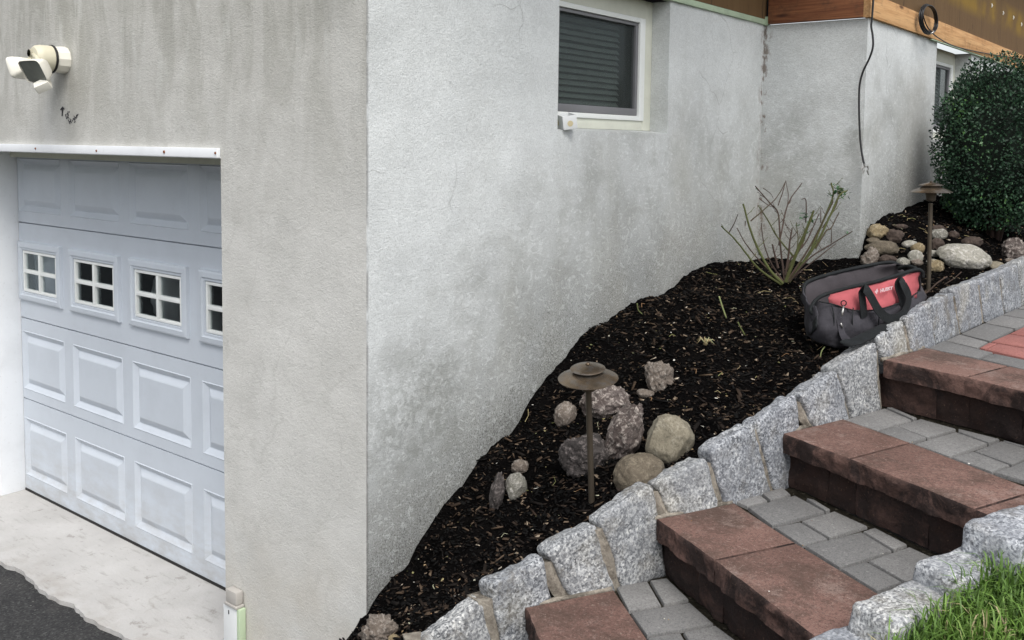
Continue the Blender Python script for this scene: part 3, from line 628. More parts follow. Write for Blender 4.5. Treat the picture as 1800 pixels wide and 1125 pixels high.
# ================================================================== STAIRS
def Ai(x,y): return (1340+x/3.906,560+y/3.906)
def Bi(x,y): return (1340+x/3.906,837+y/3.906)
def Ci(x,y): return (1120+x/3.906,837+y/3.906)
def Di(x,y): return (900+x/3.906,837+y/3.906)
Z1,Z2,Z3,Z4,Z5,Z6=1.204,1.029,.854,.679,.504,.329
stairs=empty('garden_steps',(1.2,.5,0),'red concrete block steps with grey paver treads climbing beside the granite curb','steps')
def prism(name,poly,zt,zb,mat,rough_edges=(),amp=.012,res=.014,rnd=.004,parent=stairs,seed=0,side=None,tilt=0,**t):
    """block from a plan polygon; rough_edges: indices of edges (i->i+1) that are split faced"""
    poly=[np.array(p[:2],float) for p in poly]
    ar=sum(poly[i][0]*poly[(i+1)%len(poly)][1]-poly[(i+1)%len(poly)][0]*poly[i][1] for i in range(len(poly)))
    if ar<0:
        n=len(poly); poly=poly[::-1]; rough_edges=[(n-2-e)%n for e in rough_edges]
    cen=sum(poly)/len(poly); ring=[];nm=[];rg=[]
    for i in range(len(poly)):
        a,b=poly[i],poly[(i+1)%len(poly)]; d=b-a; L=np.linalg.norm(d); n=max(1,int(round(L/res))); d/=L; nn=np.array([d[1],-d[0]])
        for k in range(n):
            ring.append(a+(b-a)*k/n); 
            r=1. if i in rough_edges else 0.
            if k==0:
                pr=1. if (i-1)%len(poly) in rough_edges else 0.
                c=poly[i-1]; d2=a-c; d2/=np.linalg.norm(d2); n2=np.array([d2[1],-d2[0]]); q=n2+nn; q/=np.linalg.norm(q); nm.append(q); rg.append(max(r,pr)*.5)
            else: nm.append(nn); rg.append(r)
    N=len(ring); H=zt-zb; nr=max(1,int(round(H/res))) if rough_edges else 1
    V=[];
    def off(i,z,k): 
        p=ring[i]; q=(p[0],p[1],z)
        d=rg[i]*amp*(fbm((p[0],p[1],z),16,seed,4)*1.2+.25+ .5*nz((p[0],p[1],z),5,seed))*k
        return d
    tz=lambda p: zt+tilt*((p[0]-cen[0])*.6+(p[1]-cen[1]))
    layers=[]
    # top inner ring, rounded edge
    layers.append([(ring[i]-nm[i]*rnd*(2.2 if rg[i] else 1.6),0.) for i in range(N)])
    layers.append([(ring[i]-nm[i]*rnd*(.6)+nm[i]*off(i,zt,.25),-rnd*.35) for i in range(N)])
    for j in range(0,nr+1):
        z=-rnd*1.3-(H-rnd*1.3)*j/nr; k=min(1,.45+j*.5)
        layers.append([(ring[i]+nm[i]*off(i,zt+z,k),z) for i in range(N)])
    for Lr in layers:
        for p,z in Lr: V.append((p[0],p[1],tz(p)+z))
    Fc=[];mi=[]
    for j in range(len(layers)-1):
        for i in range(N):
            k=(i+1)%N; Fc.append((j*N+i,(j+1)*N+i,(j+1)*N+k,j*N+k)); mi.append(1 if (j>=1) else 0)
    Fc.append(tuple(range(N))); mi.append(0)
    mats=[mat,side or mat]
    o=mk(name,np.array(V),Fc,mats,parent,smooth=38.,**t)
    o.data.polygons.foreach_set('material_index',mi); return o
def P(z,*pts): return [uz(x,y,z) for x,y in pts]
def gapin(poly,g): # shrink polygon a little for joints
    poly=[np.array(p[:2]) for p in poly]; c=sum(poly)/len(poly); return [p+(c-p)/np.linalg.norm(c-p)*g for p in poly]
CT=.066
# caps: front edge, back edge
def ext(a,b,t): a=np.array(a[:2]);b=np.array(b[:2]); return b+(b-a)*t
steps=[]
# step 1
f1=P(Z1,(1553,631.7),(1698,662.4),(1800,688)); b1=P(Z1,(1626.7,610.7),(1772.6,643))
f1=[f1[0][:2],f1[1][:2],ext(f1[1],f1[2],.5),ext(f1[1],f1[2],1.6)]; b1=[b1[0][:2],b1[1][:2],ext(b1[0],b1[1],.62),ext(b1[0],b1[1],1.25)]
f2=P(Z2,(1374.6,761),(1493.6,805.8),(1713.8,894.6),(1775,921.5)); b2=P(Z2,(1480.8,735.4),(1601,777.6)); b2b=P(Z2,(1744.5,829),(1800,847))
f2=[f2[0][:2],f2[1][:2],f2[2][:2],ext(f2[2],f2[3],1.3)]; b2=[b2[0][:2],b2[1][:2],uz(1822,862,Z2)[:2],uz(1900,895,Z2)[:2]]
f3=P(Z3,(1153.3,911),(1256,984),(1440,1123.5)); b3=P(Z3,(1290,883),(1399,953.5),(1580.7,1064.9))
f3=[f3[0][:2],f3[1][:2],f3[2][:2],ext(f3[1],f3[2],.3)]; b3=[b3[0][:2],b3[1][:2],b3[2][:2],ext(b3[1],b3[2],.3)]
f4=P(Z4,(923,1066),(946,1121)); b4=P(Z4,(1079,1035.4),(1135.5,1118.6))
f4=[f4[0][:2],ext(f4[0],f4[1],1.9),ext(f4[0],f4[1],5.4),ext(f4[0],f4[1],9)]; b4=[b4[0][:2],ext(b4[0],b4[1],1.05),ext(b4[0],b4[1],2.9),ext(b4[0],b4[1],5)]
f5=[np.array(q) for q in [(.30,-.72),(.42,-.98),(.72,-1.3),(1.0,-1.55)]]; b5=[np.array(q) for q in [(.50,-.46),(.66,-.75),(.95,-1.0),(1.15,-1.2)]]
seed=1
fronts={}
for k,(fr,bk,zt) in enumerate([(f1,b1,Z1),(f2,b2,Z2),(f3,b3,Z3),(f4,b4,Z4),(f5,b5,Z5)]):
    fronts[k]=(fr,zt)
    for i in range(len(fr)-1):
        a,b,c,d=fr[i],fr[i+1],bk[i+1],bk[i]
        e=(b-a)/np.linalg.norm(b-a)*.0018; seed+=1
        # small wobble in the front between joints
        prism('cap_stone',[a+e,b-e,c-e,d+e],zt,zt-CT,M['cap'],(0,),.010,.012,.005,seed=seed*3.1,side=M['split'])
    # riser blocks, set back under the cap
    L=[];cut=.0
    nb=np.array([-(fr[1]-fr[0])[1],(fr[1]-fr[0])[0]]); nb/=np.linalg.norm(nb)
    if (bk[0]-fr[0])@nb<0: nb=-nb
    segs=[fr[i]+nb*.034 for i in range(len(fr))]
    pl=[]; 
    for i in range(len(segs)-1):
        for u in (0,.62): pl.append(segs[i]+(segs[i+1]-segs[i])*u)
    pl.append(segs[-1])
    for i in range(len(pl)-1):
        a,b=pl[i],pl[i+1]; e=(b-a)/np.linalg.norm(b-a)*.0016; seed+=1
        if i==0: a=a-(b-a)/np.linalg.norm(b-a)*.045
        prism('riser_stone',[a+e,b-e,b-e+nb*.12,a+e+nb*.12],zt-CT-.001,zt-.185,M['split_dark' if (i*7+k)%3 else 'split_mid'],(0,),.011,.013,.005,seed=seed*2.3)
def paver(z,pts,mat='paver',g=.0028,**t):
    global seed; seed+=1
    poly=[uz(x,y,z) for x,y in pts]
    return prism('paver',gapin(poly,g),z-.002+.0025*nz((seed,0,0),1.7),z-.05,M[mat],(),0,.3,.0035,seed=seed,tilt=.006*nz((seed,3,0),2.3),**t)
A_=lambda *q:[Ai(*p) for p in q]; B_=lambda *q:[Bi(*p) for p in q]; C_=lambda *q:[Ci(*p) for p in q]; D_=lambda *q:[Di(*p) for p in q]
for q in [A_((555,690),(840,610),(1030,690),(788,765)),A_((850,606),(892,606),(1066,680),(1036,688)),A_((925,730),(1085,680),(1335,750),(1135,810)),A_((792,768),(922,731),(1131,810),(1010,848)),
  A_((1038,855),(1325,770),(1550,850),(1285,942)),A_((1342,752),(1635,825),(1560,850),(1340,770)),A_((1452,903),(1640,834),(1905,915),(1717,998)),A_((1292,945),(1448,904),(1705,1000),(1580,1048)),A_((1590,1050),(1720,1002),(1910,925),(2160,1010),(1850,1125)),A_((1650,828),(1900,890),(1915,905),(1700,845))]: paver(Z2,q)
for q in [C_((670,165),(845,120),(900,160),(755,203)),C_((852,113),(1000,70),(1060,120),(915,160)),C_((755,207),(1085,125),(1293,236),(925,335)),C_((1160,143),(1215,152),(1330,222),(1298,234)),
  B_((265,298),(495,230),(728,335),(462,415)),B_((80,340),(260,303),(455,420),(275,468)),B_((290,472),(680,374),(896,505),(530,622)),B_((687,368),(770,342),(1000,460),(906,498)),B_((725,575),(1010,478),(1290,605),(985,722)),
  B_((535,627),(715,580),(968,723),(790,785)),B_((800,790),(1190,665),(1420,780),(1010,930)),B_((1196,662),(1320,615),(1420,660),(1300,712)),B_((1310,600),(1215,545),(1180,535),(1290,605)),B_((1020,935),(1430,785),(1650,900),(1220,1060))]: paver(Z3,q)
for q in [D_((712,748),(930,710),(1030,880),(800,918)),D_((945,707),(1062,690),(1217,838),(1045,877)),D_((810,928),(1222,858),(1390,1005),(925,1090)),D_((925,1097),(1158,1064),(1270,1260),(1030,1300)),D_((1172,1060),(1396,1015),(1650,1200),(1290,1255))]: paver(Z4,q)
for q in [A_((1130,197),(1243,148),(1588,228),(1485,268)),A_((1252,145),(1353,103),(1553,156),(1475,195)),A_((1360,100),(1520,28),(1728,68),(1562,150)),A_((1497,270),(1592,235),(1910,300),(1800,345)),A_((1527,24),(1640,-28),(1880,10),(1738,64)),A_((1648,-32),(1740,-72),(1950,-40),(1885,6)),
  A_((1810,343),(1915,303),(2300,390),(2200,450)),A_((1750,-76),(1830,-112),(2030,-84),(1958,-44)),A_((1838,-116),(1905,-146),(2100,-120),(2038,-88))]: paver(Z1,q)
for q in [A_((1490,196),(1555,160),(1612,166),(1530,205)),A_((1570,150),(1690,100),(1990,150),(1900,205)),A_((1534,207),(1612,168),(1920,222),(1900,290)),A_((1697,96),(1790,52),(2080,95),(1996,146)),A_((1925,216),(2000,160),(2300,205),(2240,300))]: paver(Z1,q,'paver_red',label='faded red paver set in the grey landing')
# the landing carries on beyond the traced pavers
pm=MB(); u0=np.array([.15,.99]); u0/=np.linalg.norm(u0); v0=np.array([u0[1],-u0[0]])
for iy in range(0,44):
    for ix in range(-3,8):
        c=np.array([1.45,1.75])+u0*(iy*.153)+v0*(ix*.232+(.116 if iy%2 else 0))
        if not (CURB_X(c[1])+.13<c[0]<float(np.interp(c[1],RC[:,1],RC[:,0]))-.13): continue
        q=RM@(np.array([c[0],c[1],Z1])-CAM); sx=CX+F_*q[0]/q[2]
        if sx<1925: continue
        dz=.0015*nz((c[0],c[1],0),9); pm.box((0,0,0),(1,1,1)); L0=len(pm.v)-8
        for k in range(8):
            a_,b_,h_=pm.v[L0+k]; p_=c+u0*(a_-.5)*.149+v0*(b_-.5)*.228; pm.v[L0+k]=(p_[0],p_[1],(Z1-.002+dz) if h_ else Z1-.05)
if pm.v: pm.build('landing_paving',M['paver'],stairs,kind='stuff')
# bedding under pavers
def slab(name,poly,zt,zb,mat): 
    n=len(poly); v=[(p[0],p[1],zt) for p in poly]+[(p[0],p[1],zb) for p in poly]
    return mk(name,v,[tuple(range(n)),tuple(range(2*n-1,n-1,-1))]+[(n+i,n+(i+1)%n,(i+1)%n,i) for i in range(n)],mat,stairs)
def leftpt(fr): return fr
slab('bedding',[b1[0]+(-.05,-.02),b1[3],(2.12,1.6),(2.3,9.5),(1.3,9.5),(1.25,3.0),(1.18,1.9)],Z1-.014,Z1-.1,M['soil'])
slab('bedding',[b2[0]+(-.06,-.02),b2[3],f1[3]+nb*0,f1[3]+np.array((.1,.1)),f1[0]+np.array((-.02,.06))],Z2-.014,Z2-.1,M['soil'])
slab('bedding',[b3[0]+(-.06,-.02),b3[3],f2[3],f2[3]+np.array((0,.06)),f2[0]+np.array((-.02,.06))],Z3-.014,Z3-.1,M['soil'])
slab('bedding',[b4[0]+(-.06,-.02),b4[3],f3[3],f3[3]+np.array((0,.06)),f3[0]+np.array((-.02,.06))],Z4-.014,Z4-.1,M['soil'])
slab('bedding',[b5[0],b5[3],f4[3],f4[0]+np.array((-.02,.06))],Z5-.014,Z5-.1,M['soil'])

# ================================================================== CURBS
def stone(name,c8,mat,parent,seed,amp=.012,res=9,**t):
    """rounded block from 8 corners: bottom (FL,FR,BR,BL), top (FL,FR,BR,BL)"""
    c=np.array(c8,float); bm=bmesh.new(); bmesh.ops.create_cube(bm,size=2.)
    bmesh.ops.subdivide_edges(bm,edges=bm.edges,cuts=res,use_grid_fill=True)
    L=np.linalg.norm(c[1]-c[0]); D=np.linalg.norm(c[3]-c[0]); Hh=np.linalg.norm(c[4]-c[0]); cen=c.mean(0)
    for vv in bm.verts:
        q=np.array(vv.co); m_=max(L,D,Hh)
        # superellipsoid rounding
        s=np.array([L,D,Hh])/2; p=q*s; r=.028
        r=.017; inner=np.clip(p,-(s-r),(s-r)); d=p-inner; dl=np.linalg.norm(d)
        if dl>1e-6: p=inner+d/dl*min(r,dl) if dl>r else p
        q=p/s
        u,w_,h_=(q+1)/2
        bt=(c[0]*(1-u)+c[1]*u)*(1-w_)+(c[3]*(1-u)+c[2]*u)*w_; tp=(c[4]*(1-u)+c[5]*u)*(1-w_)+(c[7]*(1-u)+c[6]*u)*w_
        P_=bt*(1-h_)+tp*h_
        n_=P_-cen; n_/=np.linalg.norm(n_)+1e-9
        k=fbm(P_,9,seed,2)*amp*.62+nz(P_,4,seed+3)*amp*.4-abs(nz(P_,15,seed+9))*amp*.9+nz(P_,40,seed)*amp*.30+nz(P_,80,seed)*amp*.16
        P_=P_+n_*k
        vv.co=P_
    bm.verts.index_update()
    V=[tuple(v_.co) for v_ in bm.verts]; Fc=[tuple(v_.index for v_ in f_.verts) for f_ in bm.faces]; bm.free()
    return mk(name,np.array(V),Fc,mat,parent,smooth=True,**t)
curbo=empty('granite_curb',(1.0,1.0,.6),'curb of rough grey granite blocks in pale mortar between the black mulch and the steps','curb')
J=[(-.62,-.60,.36,.30),(-.36,-.34,.52,.42),(-.12,-.09,.655,.60),(.09,.13,.735,.70),(.27,.345,.80,.78),(.447,.523,.876,.85),(.663,.72,.944,.92),(.865,.926,1.004,.98),(1.074,1.175,1.08,1.05),(1.306,1.385,1.135,1.12),(1.52,1.608,1.2,1.17),(1.79,1.825,1.25,1.22),(2.005,2.05,1.32,1.30),(2.24,2.303,1.365,1.35),(2.56,2.637,1.375,1.35),(2.93,2.994,1.385,1.37),(3.24,3.318,1.395,1.38),(3.54,3.62,1.41,1.4),(3.88,3.94,1.43,1.41),(4.2,4.25,1.43,1.42),(4.5,4.53,1.44,1.4)]
RISE={3:.035,4:.04,5:.05,6:.035,7:.05,8:.045,9:.045,10:.055,11:.055,12:.03,13:.02,14:.03,15:.03,16:.03}
ZT=[(.36,.45),(.48,.57),(.65,.73),(.77,.81),(.825,.885),(.895,.965),(.96,1.012),(1.035,1.095),(1.095,1.152),(1.15,1.208),(1.222,1.278),(1.293,1.332),(1.343,1.375),(1.372,1.382),(1.40,1.402),(1.398,1.412),(1.412,1.422),(1.428,1.436),(1.44,1.44),(1.44,1.45)]
def zbase(s): return float(np.interp(s,[-.6,.2,.20001,.68,.6801,1.20,1.2001,1.83,1.8301,20],[Z5-.06,Z5-.02,Z4-.03,Z4-.03,Z3-.03,Z3-.03,Z2-.03,Z2-.03,Z1-.03,Z1-.03]))
for i in range(len(J)-1):
    a,b=J[i],J[i+1]; g_=.0095; sa,sb=a[0]+g_*.35,b[0]-g_*.35; ba,bb=a[1]+g_,b[1]-g_
    zl,zr=ZT[i]; zb=min(zbase(ba),zbase(bb))
    jt=.008*nz((i,7,0),1.9)
    w_=.100+.015*nz((i,2,0),2.2)
    def cp(s,off,z): q=curb(s,off); return (q[0],q[1],z)
    mid=(sa+sb)/2
    c8=[cp(ba,-.004+jt,zb),cp(bb,-.004+jt,zb),cp(bb,w_,zb),cp(ba,w_,zb),cp(sa,.014+jt,zl),cp(sb,.014+jt,zr),cp(sb,w_-.010,zr-.016),cp(sa,w_-.010,zl-.020)]
    stone('granite_block',c8,M['granite'],curbo,i*5.7+1,.012,15)
mm=MB()
for i in range(1,len(J)-1):
    a=J[i]; pr=[]; zb=zbase(a[1])
    n=7
    ring=[]
    for k in range(n+1):
        h=k/n; s=a[1]+(a[0]-a[1])*h; z=zb+(a[2]-.016-zb)*h
        wd=.019+.010*h+.007*nz((i,k,0),1.1)
        o_=.003+.012*h; q0=curb(s-wd,o_+.012+.004*nz((i,k,2),2)); q1=curb(s+wd,o_+.012+.004*nz((i,k,3),2)); qm=curb(s,o_+.004*nz((i,k,5),1.6)); b0=curb(s-wd,.095); b1_=curb(s+wd,.095)
        ring+=[(q0[0],q0[1],z),(qm[0],qm[1],z),(q1[0],q1[1],z),(b1_[0],b1_[1],z-.01*h),(b0[0],b0[1],z-.01*h)]
    Fc=[(5*k+j,5*k+(j+1)%5,5*(k+1)+(j+1)%5,5*(k+1)+j) for k in range(n) for j in range(5)]+[(5*n,5*n+1,5*n+2,5*n+3,5*n+4),(4,3,2,1,0)]
    mm.add(ring,Fc)
mm.build('mortar',M['mortar'],curbo,smooth=50.)
# mortar fillet where caps meet the curb
for (fr,bk,zt) in [(f1,b1,Z1),(f2,b2,Z2),(f3,b3,Z3),(f4,b4,Z4)]:
    m2=MB(); pts=[]
    for u in np.linspace(0,1,14):
        q=fr[0]+(bk[0]-fr[0])*u; pts.append((q[0]-.008+.006*nz((u*9,zt,0),1),q[1],zt-.002))
    m2.tube(pts,[.0085+.003*nz((k,zt,3),1.3) for k in range(14)],6); m2.build('mortar_fillet',M['mortar'],curbo,smooth=True)
# near curb
curb2=empty('granite_curb',(1.7,.2,.8),'pale granite edging blocks at the foot of the lawn in the lower right','curb')
def rstone(pix,z,w_,h_,seedv,rot,d_=.13):
    c=uz(pix[0],pix[1],z); a=np.array([math.cos(rot),math.sin(rot),0]); b=np.array([-a[1],a[0],0]); c=np.array(c)
    k8=[]
    for zz,sh in ((-h_*.9,1.),(h_*.28,.86)):
        for sx,sy in ((-1,-1),(1,-1),(1,1),(-1,1)): k8.append(c+a*sx*w_/2*sh+b*sy*d_/2*sh+np.array([0,0,zz]))
    stone('granite_block',k8,M['granite_pale'],curb2,seedv,.010,11)
dirR=math.atan2(.30,.115)
for i,(pix,z,w_,h_,d_) in enumerate([((1792,952),1.03,.30,.20,.17),((1697,1022),.955,.27,.20,.145),((1590,1095),.905,.28,.20,.15),((1480,1175),.84,.25,.2,.15),((1370,1262),.74,.25,.2,.15)]):
    rstone(pix,z,w_,h_,i*3.3+40,dirR,d_)
for i in range(24):
    y=1.18+i*.272; x=float(np.interp(y,RC[:,1],RC[:,0]))+.03
    c=np.array([x,y,1.14+min(.14,i*.05)]); a=np.array([.12,.99,0]); b=np.array([-.99,.12,0]); k8=[c+a*sx*.13*sh+b*sy*.07*sh+np.array([0,0,zz]) for zz,sh in ((-.2,1.),(.07,.85)) for sx,sy in ((-1,-1),(1,-1),(1,1),(-1,1))]
    stone('granite_block',k8,M['granite_pale'],curb2,70+i,.014,8)
m3=MB()
for px,py,z in [(1745,985,.965),(1652,1072,.885),(1535,1140,.84)]:
    c=uz(px,py,z); ring=[]
    for k in range(5):
        for j in range(8):
            an=j/8*6.283; r=.045*(1-.12*k)+.008*nz((px,k,j),1.3); ring.append((c[0]+r*math.cos(an),c[1]+r*math.sin(an),c[2]-.1+.03*k+ .006*nz((j,k,px),1.)))
    m3.add(ring,[(8*k+j,8*k+(j+1)%8,8*(k+1)+(j+1)%8,8*(k+1)+j) for k in range(4) for j in range(8)]+[tuple(32+j for j in range(8))])
m3.build('mortar',M['mortar'],curb2,smooth=True)

# ================================================================== ROCKS
def rock(name,px,py,w,h,mat,label,cat='rock',rough=.06,planes=14,seed=0,tiltz=0,dz=0.,deep=.8,group=None,sink=.25,lean=0,flat=0):
    """px,py centre in the photo, w,h size in photo pixels"""
    b=onbed(px,py+h*.42); d=depth(b); W_=w/F_*d; H_=h/F_*d
    rs=random.Random(seed*13+5); 
    N=[]
    for k in range(planes):
        v_=np.array([rs.gauss(0,1) for _ in range(3)]); v_/=np.linalg.norm(v_); N.append((v_,.70+.3*rs.random()))
    bm=bmesh.new(); bmesh.ops.create_icosphere(bm,subdivisions=5 if w*h>1800 else 4,radius=1)
    D_=max(W_,H_)*deep
    cz=b[2]+H_*(.5-sink*.0)
    cen=np.array([b[0],b[1],cz])+FWD*D_*.25+np.array([0,0,dz])
    rot=Matrix.Rotation(R_(lean),3,Vector(FWD)); V=[]
    for v_ in bm.verts:
        q=np.array(v_.co); r=1.
        for n_,dd in N:
            c_=q@n_
            if c_>.05: r=min(r,dd/c_)
        r=r*.90+.10*min(1,r*1.1) if planes else 1
        r*=1+rough*fbm(q,1.6,seed,4)+rough*.8*fbm(q,5,seed,4)-rough*.6*abs(nz(q,4,seed+2))
        q=q*r; q=q+np.array([.03*nz(q,9,seed),.03*nz(q,9,seed+3),.03*nz(q,9,seed+6)])*min(1,rough*8); l=RGT*q[0]*W_*.53+FWD*q[1]*D_*.5+np.array([0,0,1.])*q[2]*H_*.60
        l=np.array(rot@Vector(l)); V.append(cen+l-np.array([0,0,H_*.17]))
    Fc=[tuple(x.index for x in f_.verts) for f_ in bm.faces]; bm.free()
    return mk(name,np.array(V),Fc,mat,None,smooth=True,org=b,label=label,cat=cat,group=group)
RK=[('rock',1158,661,50,56,'rock_tan','squarish rough tan rock alone in the mulch behind the front lamp',.16,10,0),
('rock',1136,692,32,15,'rock_tan','small flat tan stone leaning at the foot of the squarish tan rock',.1,8,5),
('rock',1066,706,88,56,'rock_pink','pinkish crumbly quartz rock directly behind the front lamp post',.13,14,0),
('rock',994,729,38,42,'rock_tan','small triangular tan rock left of the front lamp post',.12,7,10),
('rock',1098,762,58,100,'rock_pink','tall pink and white streaked rock standing between lamp post and beige boulder',.13,11,24),
('boulder',1176,775,90,84,'rock_beige','large smooth beige boulder resting against the granite curb',.045,20,0),
('boulder',1127,836,90,68,'rock_brown','brown rounded boulder half under the large beige boulder',.05,11,-8),
('rock',1030,802,88,66,'rock_purple','grey purple craggy rock behind the lower part behind the lower part of the lamp post',.14,13,0),
('rock',907,857,38,46,'rock_speck','pale speckled round stone low in the mulch left of the lamp',.07,14,0),
('rock',874,866,24,60,'rock_purple','narrow purple grey slab of rock beside the speckled round stone',.18,8,8),
('rock',914,821,32,22,'rock_tan','small tan stone above the speckled round stone',.15,8,0),
('rock',1102,858,34,20,'rock_dark','small dark stone wedged under the brown boulder by the curb',.12,8,0),
('boulder',668,1112,66,52,'rock_tan','rough tan boulder at the bottom of the stucco corner',.24,12,0),
('pebble',692,1124,20,14,'rock_yellow','yellow pebble beside the boulder at the stucco corner',.05,0,0),
('rock',1545,407,36,24,'rock_yellow','yellow tan rock topmost against the stucco corner',.16,9,0),
('rock',1574,415,34,24,'rock_dark','dark brown rock right of the yellow tan rock',.12,9,0),
('rock',1538,424,26,13,'rock_brown','small brown stone under the yellow tan rock',.08,9,0),
('rock',1557,436,60,24,'rock_brown','long flat brown rock in the pile near the stucco corner',.08,10,0),
('rock',1533,453,34,32,'rock_tan','knobby tan rock lowest in the pile beside the stucco corner',.2,12,0),
('rock',1564,457,32,18,'rock_dark','dark flat stone behind the open tool bag in the pile',.1,9,0),
('rock',1589,461,24,16,'rock_speck','small grey stone just above the right end of the bag opening',.05,12,0),
('rock',1602,430,28,14,'rock_white','small white stone left of the far lamp post, uppermost',.05,12,0),
('rock',1615,436,24,19,'rock_yellow','creamy yellow stone overlapping the small white stone',.06,12,0),
('rock',1611,451,26,22,'rock_white','white and grey rounded stone beneath the creamy yellow stone',.08,12,0),
('rock',1641,445,20,14,'rock_white','small white chip of stone just right of the far lamp post',.08,9,0),
('rock',1652,411,30,20,'rock_speck','smooth oval grey stone right of the far lamp post, highest up',.03,16,-8),
('rock',1649,430,26,22,'rock_dark','reddish brown rock below the smooth oval grey stone',.1,9,0),
('boulder',1700,452,92,42,'rock_white','large white grey boulder lying in front of the round shrub',.05,10,5),
('rock',1710,425,40,18,'rock_dark','brown rock behind the large white grey boulder',.1,9,0),
('rock',1652,401,26,11,'rock_dark','thin brown stone above the smooth oval grey stone',.08,9,0),
('rock',1787,440,50,46,'rock_pink','pale pinkish rock with dark hole at the right edge of the photo',.14,11,0),
('rock',1752,468,38,17,'rock_beige','flat grey beige stone between white boulder and curb',.04,14,5),
('rock',1646,467,30,22,'rock_yellow','rusty yellow stone just right of the bag behind the far post',.14,9,0),
('rock',1614,461,20,11,'rock_tan','little tan stone left of the far lamp post near the bag',.1,9,0),
('rock',1585,398,22,9,'rock_dark','thin dark stone half buried above the rock pile',.08,9,0),
('rock',1678,412,20,12,'rock_dark','small brown stone right of the oval grey stone',.08,9,0),
('rock',1777,460,22,12,'rock_tan','small tan stone under the pinkish rock',.08,9,0),
('rock',1640,460,24,9,'rock_speck','thin grey stone under the white chip near the far post',.08,9,0)]
for i,(nm_,px,py,w_,h_,mt,lb,rg_,pl_,ln) in enumerate(RK):
    rock(nm_,px,py,w_,h_,M[mt],lb,nm_,rg_,pl_,i+1,lean=ln)

# ================================================================== PATH LIGHTS
def path_light(pb,ptop,R0,label,fw=0.):
    b=onbed(*pb); d=depth(b); top=up(ptop[0],ptop[1],b-FWD*fw,FWD); H=top[2]-b[2]; s=R0
    ax=np.array(top)-np.array(b)
    root=empty('path_light',b,label,'path light',group='bronze path lights in the mulch bed')
    def at(h): return b+ax*h
    def lathe(name,h0,prof,mat,par):
        mb=MB(); zax=Vector(ax).normalized(); q=Vector((0,0,1)).rotation_difference(zax).to_matrix()
        mb.lathe(b+ax*1.0,[(r*s,z*s) for r,z in prof],48,M=q); return mb.build(name,mat,par,smooth=40.)
    mb=MB(); mb.tube([b-ax*.15,b+ax*.8],.0095,18); mb.build('post',M['bronze_post'],root,smooth=40.)
    lathe('lower_shade',0,[(.02,-.60),(.55,-.595),(.995,-.56),(1.0,-.545),(.97,-.53),(.75,-.42),(.5,-.315),(.3,-.27),(.02,-.26)],M['bronze'],root)
    lathe('socket',0,[(.09,-1.02),(.22,-.96),(.24,-.75),(.27,-.62),(.1,-.605)],M['bronze_post'],root)
    lathe('neck',0,[(.40,-.31),(.42,-.30),(.44,-.24),(.02,-.235)],M['bronze_post'],root)
    us_=lathe('upper_shade',0,[(.02,-.25),(.55,-.235),(.585,-.215),(.55,-.19),(.3,-.11),(.14,-.075),(.12,-.07),(.02,-.068)],M['bronze'],root)
    lathe('finial',0,[(.02,-.075),(.075,-.06),(.085,-.03),(.06,-.005),(.01,.0)],M['bronze'],us_)
    return root
path_light((1040,881),(1033,637),.093,'bronze two-tier path light in the mulch near the large beige boulder',.065)
path_light((1632,512),(1637,318),.093,'bronze two-tier path light standing behind the tool bag near the round shrub')

# ================================================================== TOOL BAG
def Tb():
    b0=onbed(1490,608)
    n=np.array([.80,-.55,0.]); n/=np.linalg.norm(n)
    return b0,n
b0,nbag=Tb()
LDIR=np.array([.36,.93,0.]); LDIR/=np.linalg.norm(LDIR)     # long axis, pointing away right
NB=np.array([LDIR[1],-LDIR[0],0.])                            # front normal (towards path)
def bp(px,py,off=0.): # point on vertical front plane shifted by off behind
    return up(px,py,b0-NB*off,NB)
bag=empty('tool_bag',b0,'open red and grey canvas tool bag lying on the mulch','tool bag')
def sheet(name,rows,mat,parent,thick=.004,sub=5,wr=.006,seed=0,**t):
    """grid of 3D points -> smooth wrinkled cloth with thickness"""
    G_=np.array(rows,float); 
    def up1(G_):
        out=[]
        for r in G_: out.append(spline(list(r),sub))
        out=np.array(out); return out
    G_=up1(G_); G_=np.swapaxes(up1(np.swapaxes(G_,0,1)),0,1)
    a,b_=G_.shape[:2]
    for i in range(a):
        for j in range(b_):
            p=G_[i,j]; G_[i,j]=p+NB*wr*1.6*(fbm(p,13,seed,3)-.8*abs(nz(p,22,seed+4)))+np.array([0,0,wr*.4*nz(p,20,seed)])
    V=G_.reshape(-1,3); Fc=[(i*b_+j,i*b_+j+1,(i+1)*b_+j+1,(i+1)*b_+j) for i in range(a-1) for j in range(b_-1)]
    o=mk(name,V,Fc,mat,parent,smooth=True,**t)
    md=o.modifiers.new('thickness','SOLIDIFY'); md.thickness=thick; md.offset=0
    return o
# offsets behind the front plane for ends/back
def row(pts): return [bp(x,y,o) for x,y,o in pts]
# lower grey body front: from bottom edge up to pocket line
sheet('lower_body',[
 row([(1418,590,.10),(1450,606,.0),(1490,612,-.005),(1540,597,.0),(1590,572,.0),(1624,548,.06)]),
 row([(1416,568,.11),(1447,582,-.02),(1495,588,-.035),(1545,574,-.03),(1592,553,-.02),(1627,528,.05)]),
 row([(1422,546,.11),(1452,556,-.01),(1500,560,-.03),(1545,548,-.025),(1590,534,-.015),(1622,514,.05)]),
 row([(1430,530,.10),(1464,534,.0),(1505,546,-.02),(1548,543,-.018),(1590,529,-.008),(1616,512,.05)])],M['baggrey'],bag,seed=3,wr=.010)
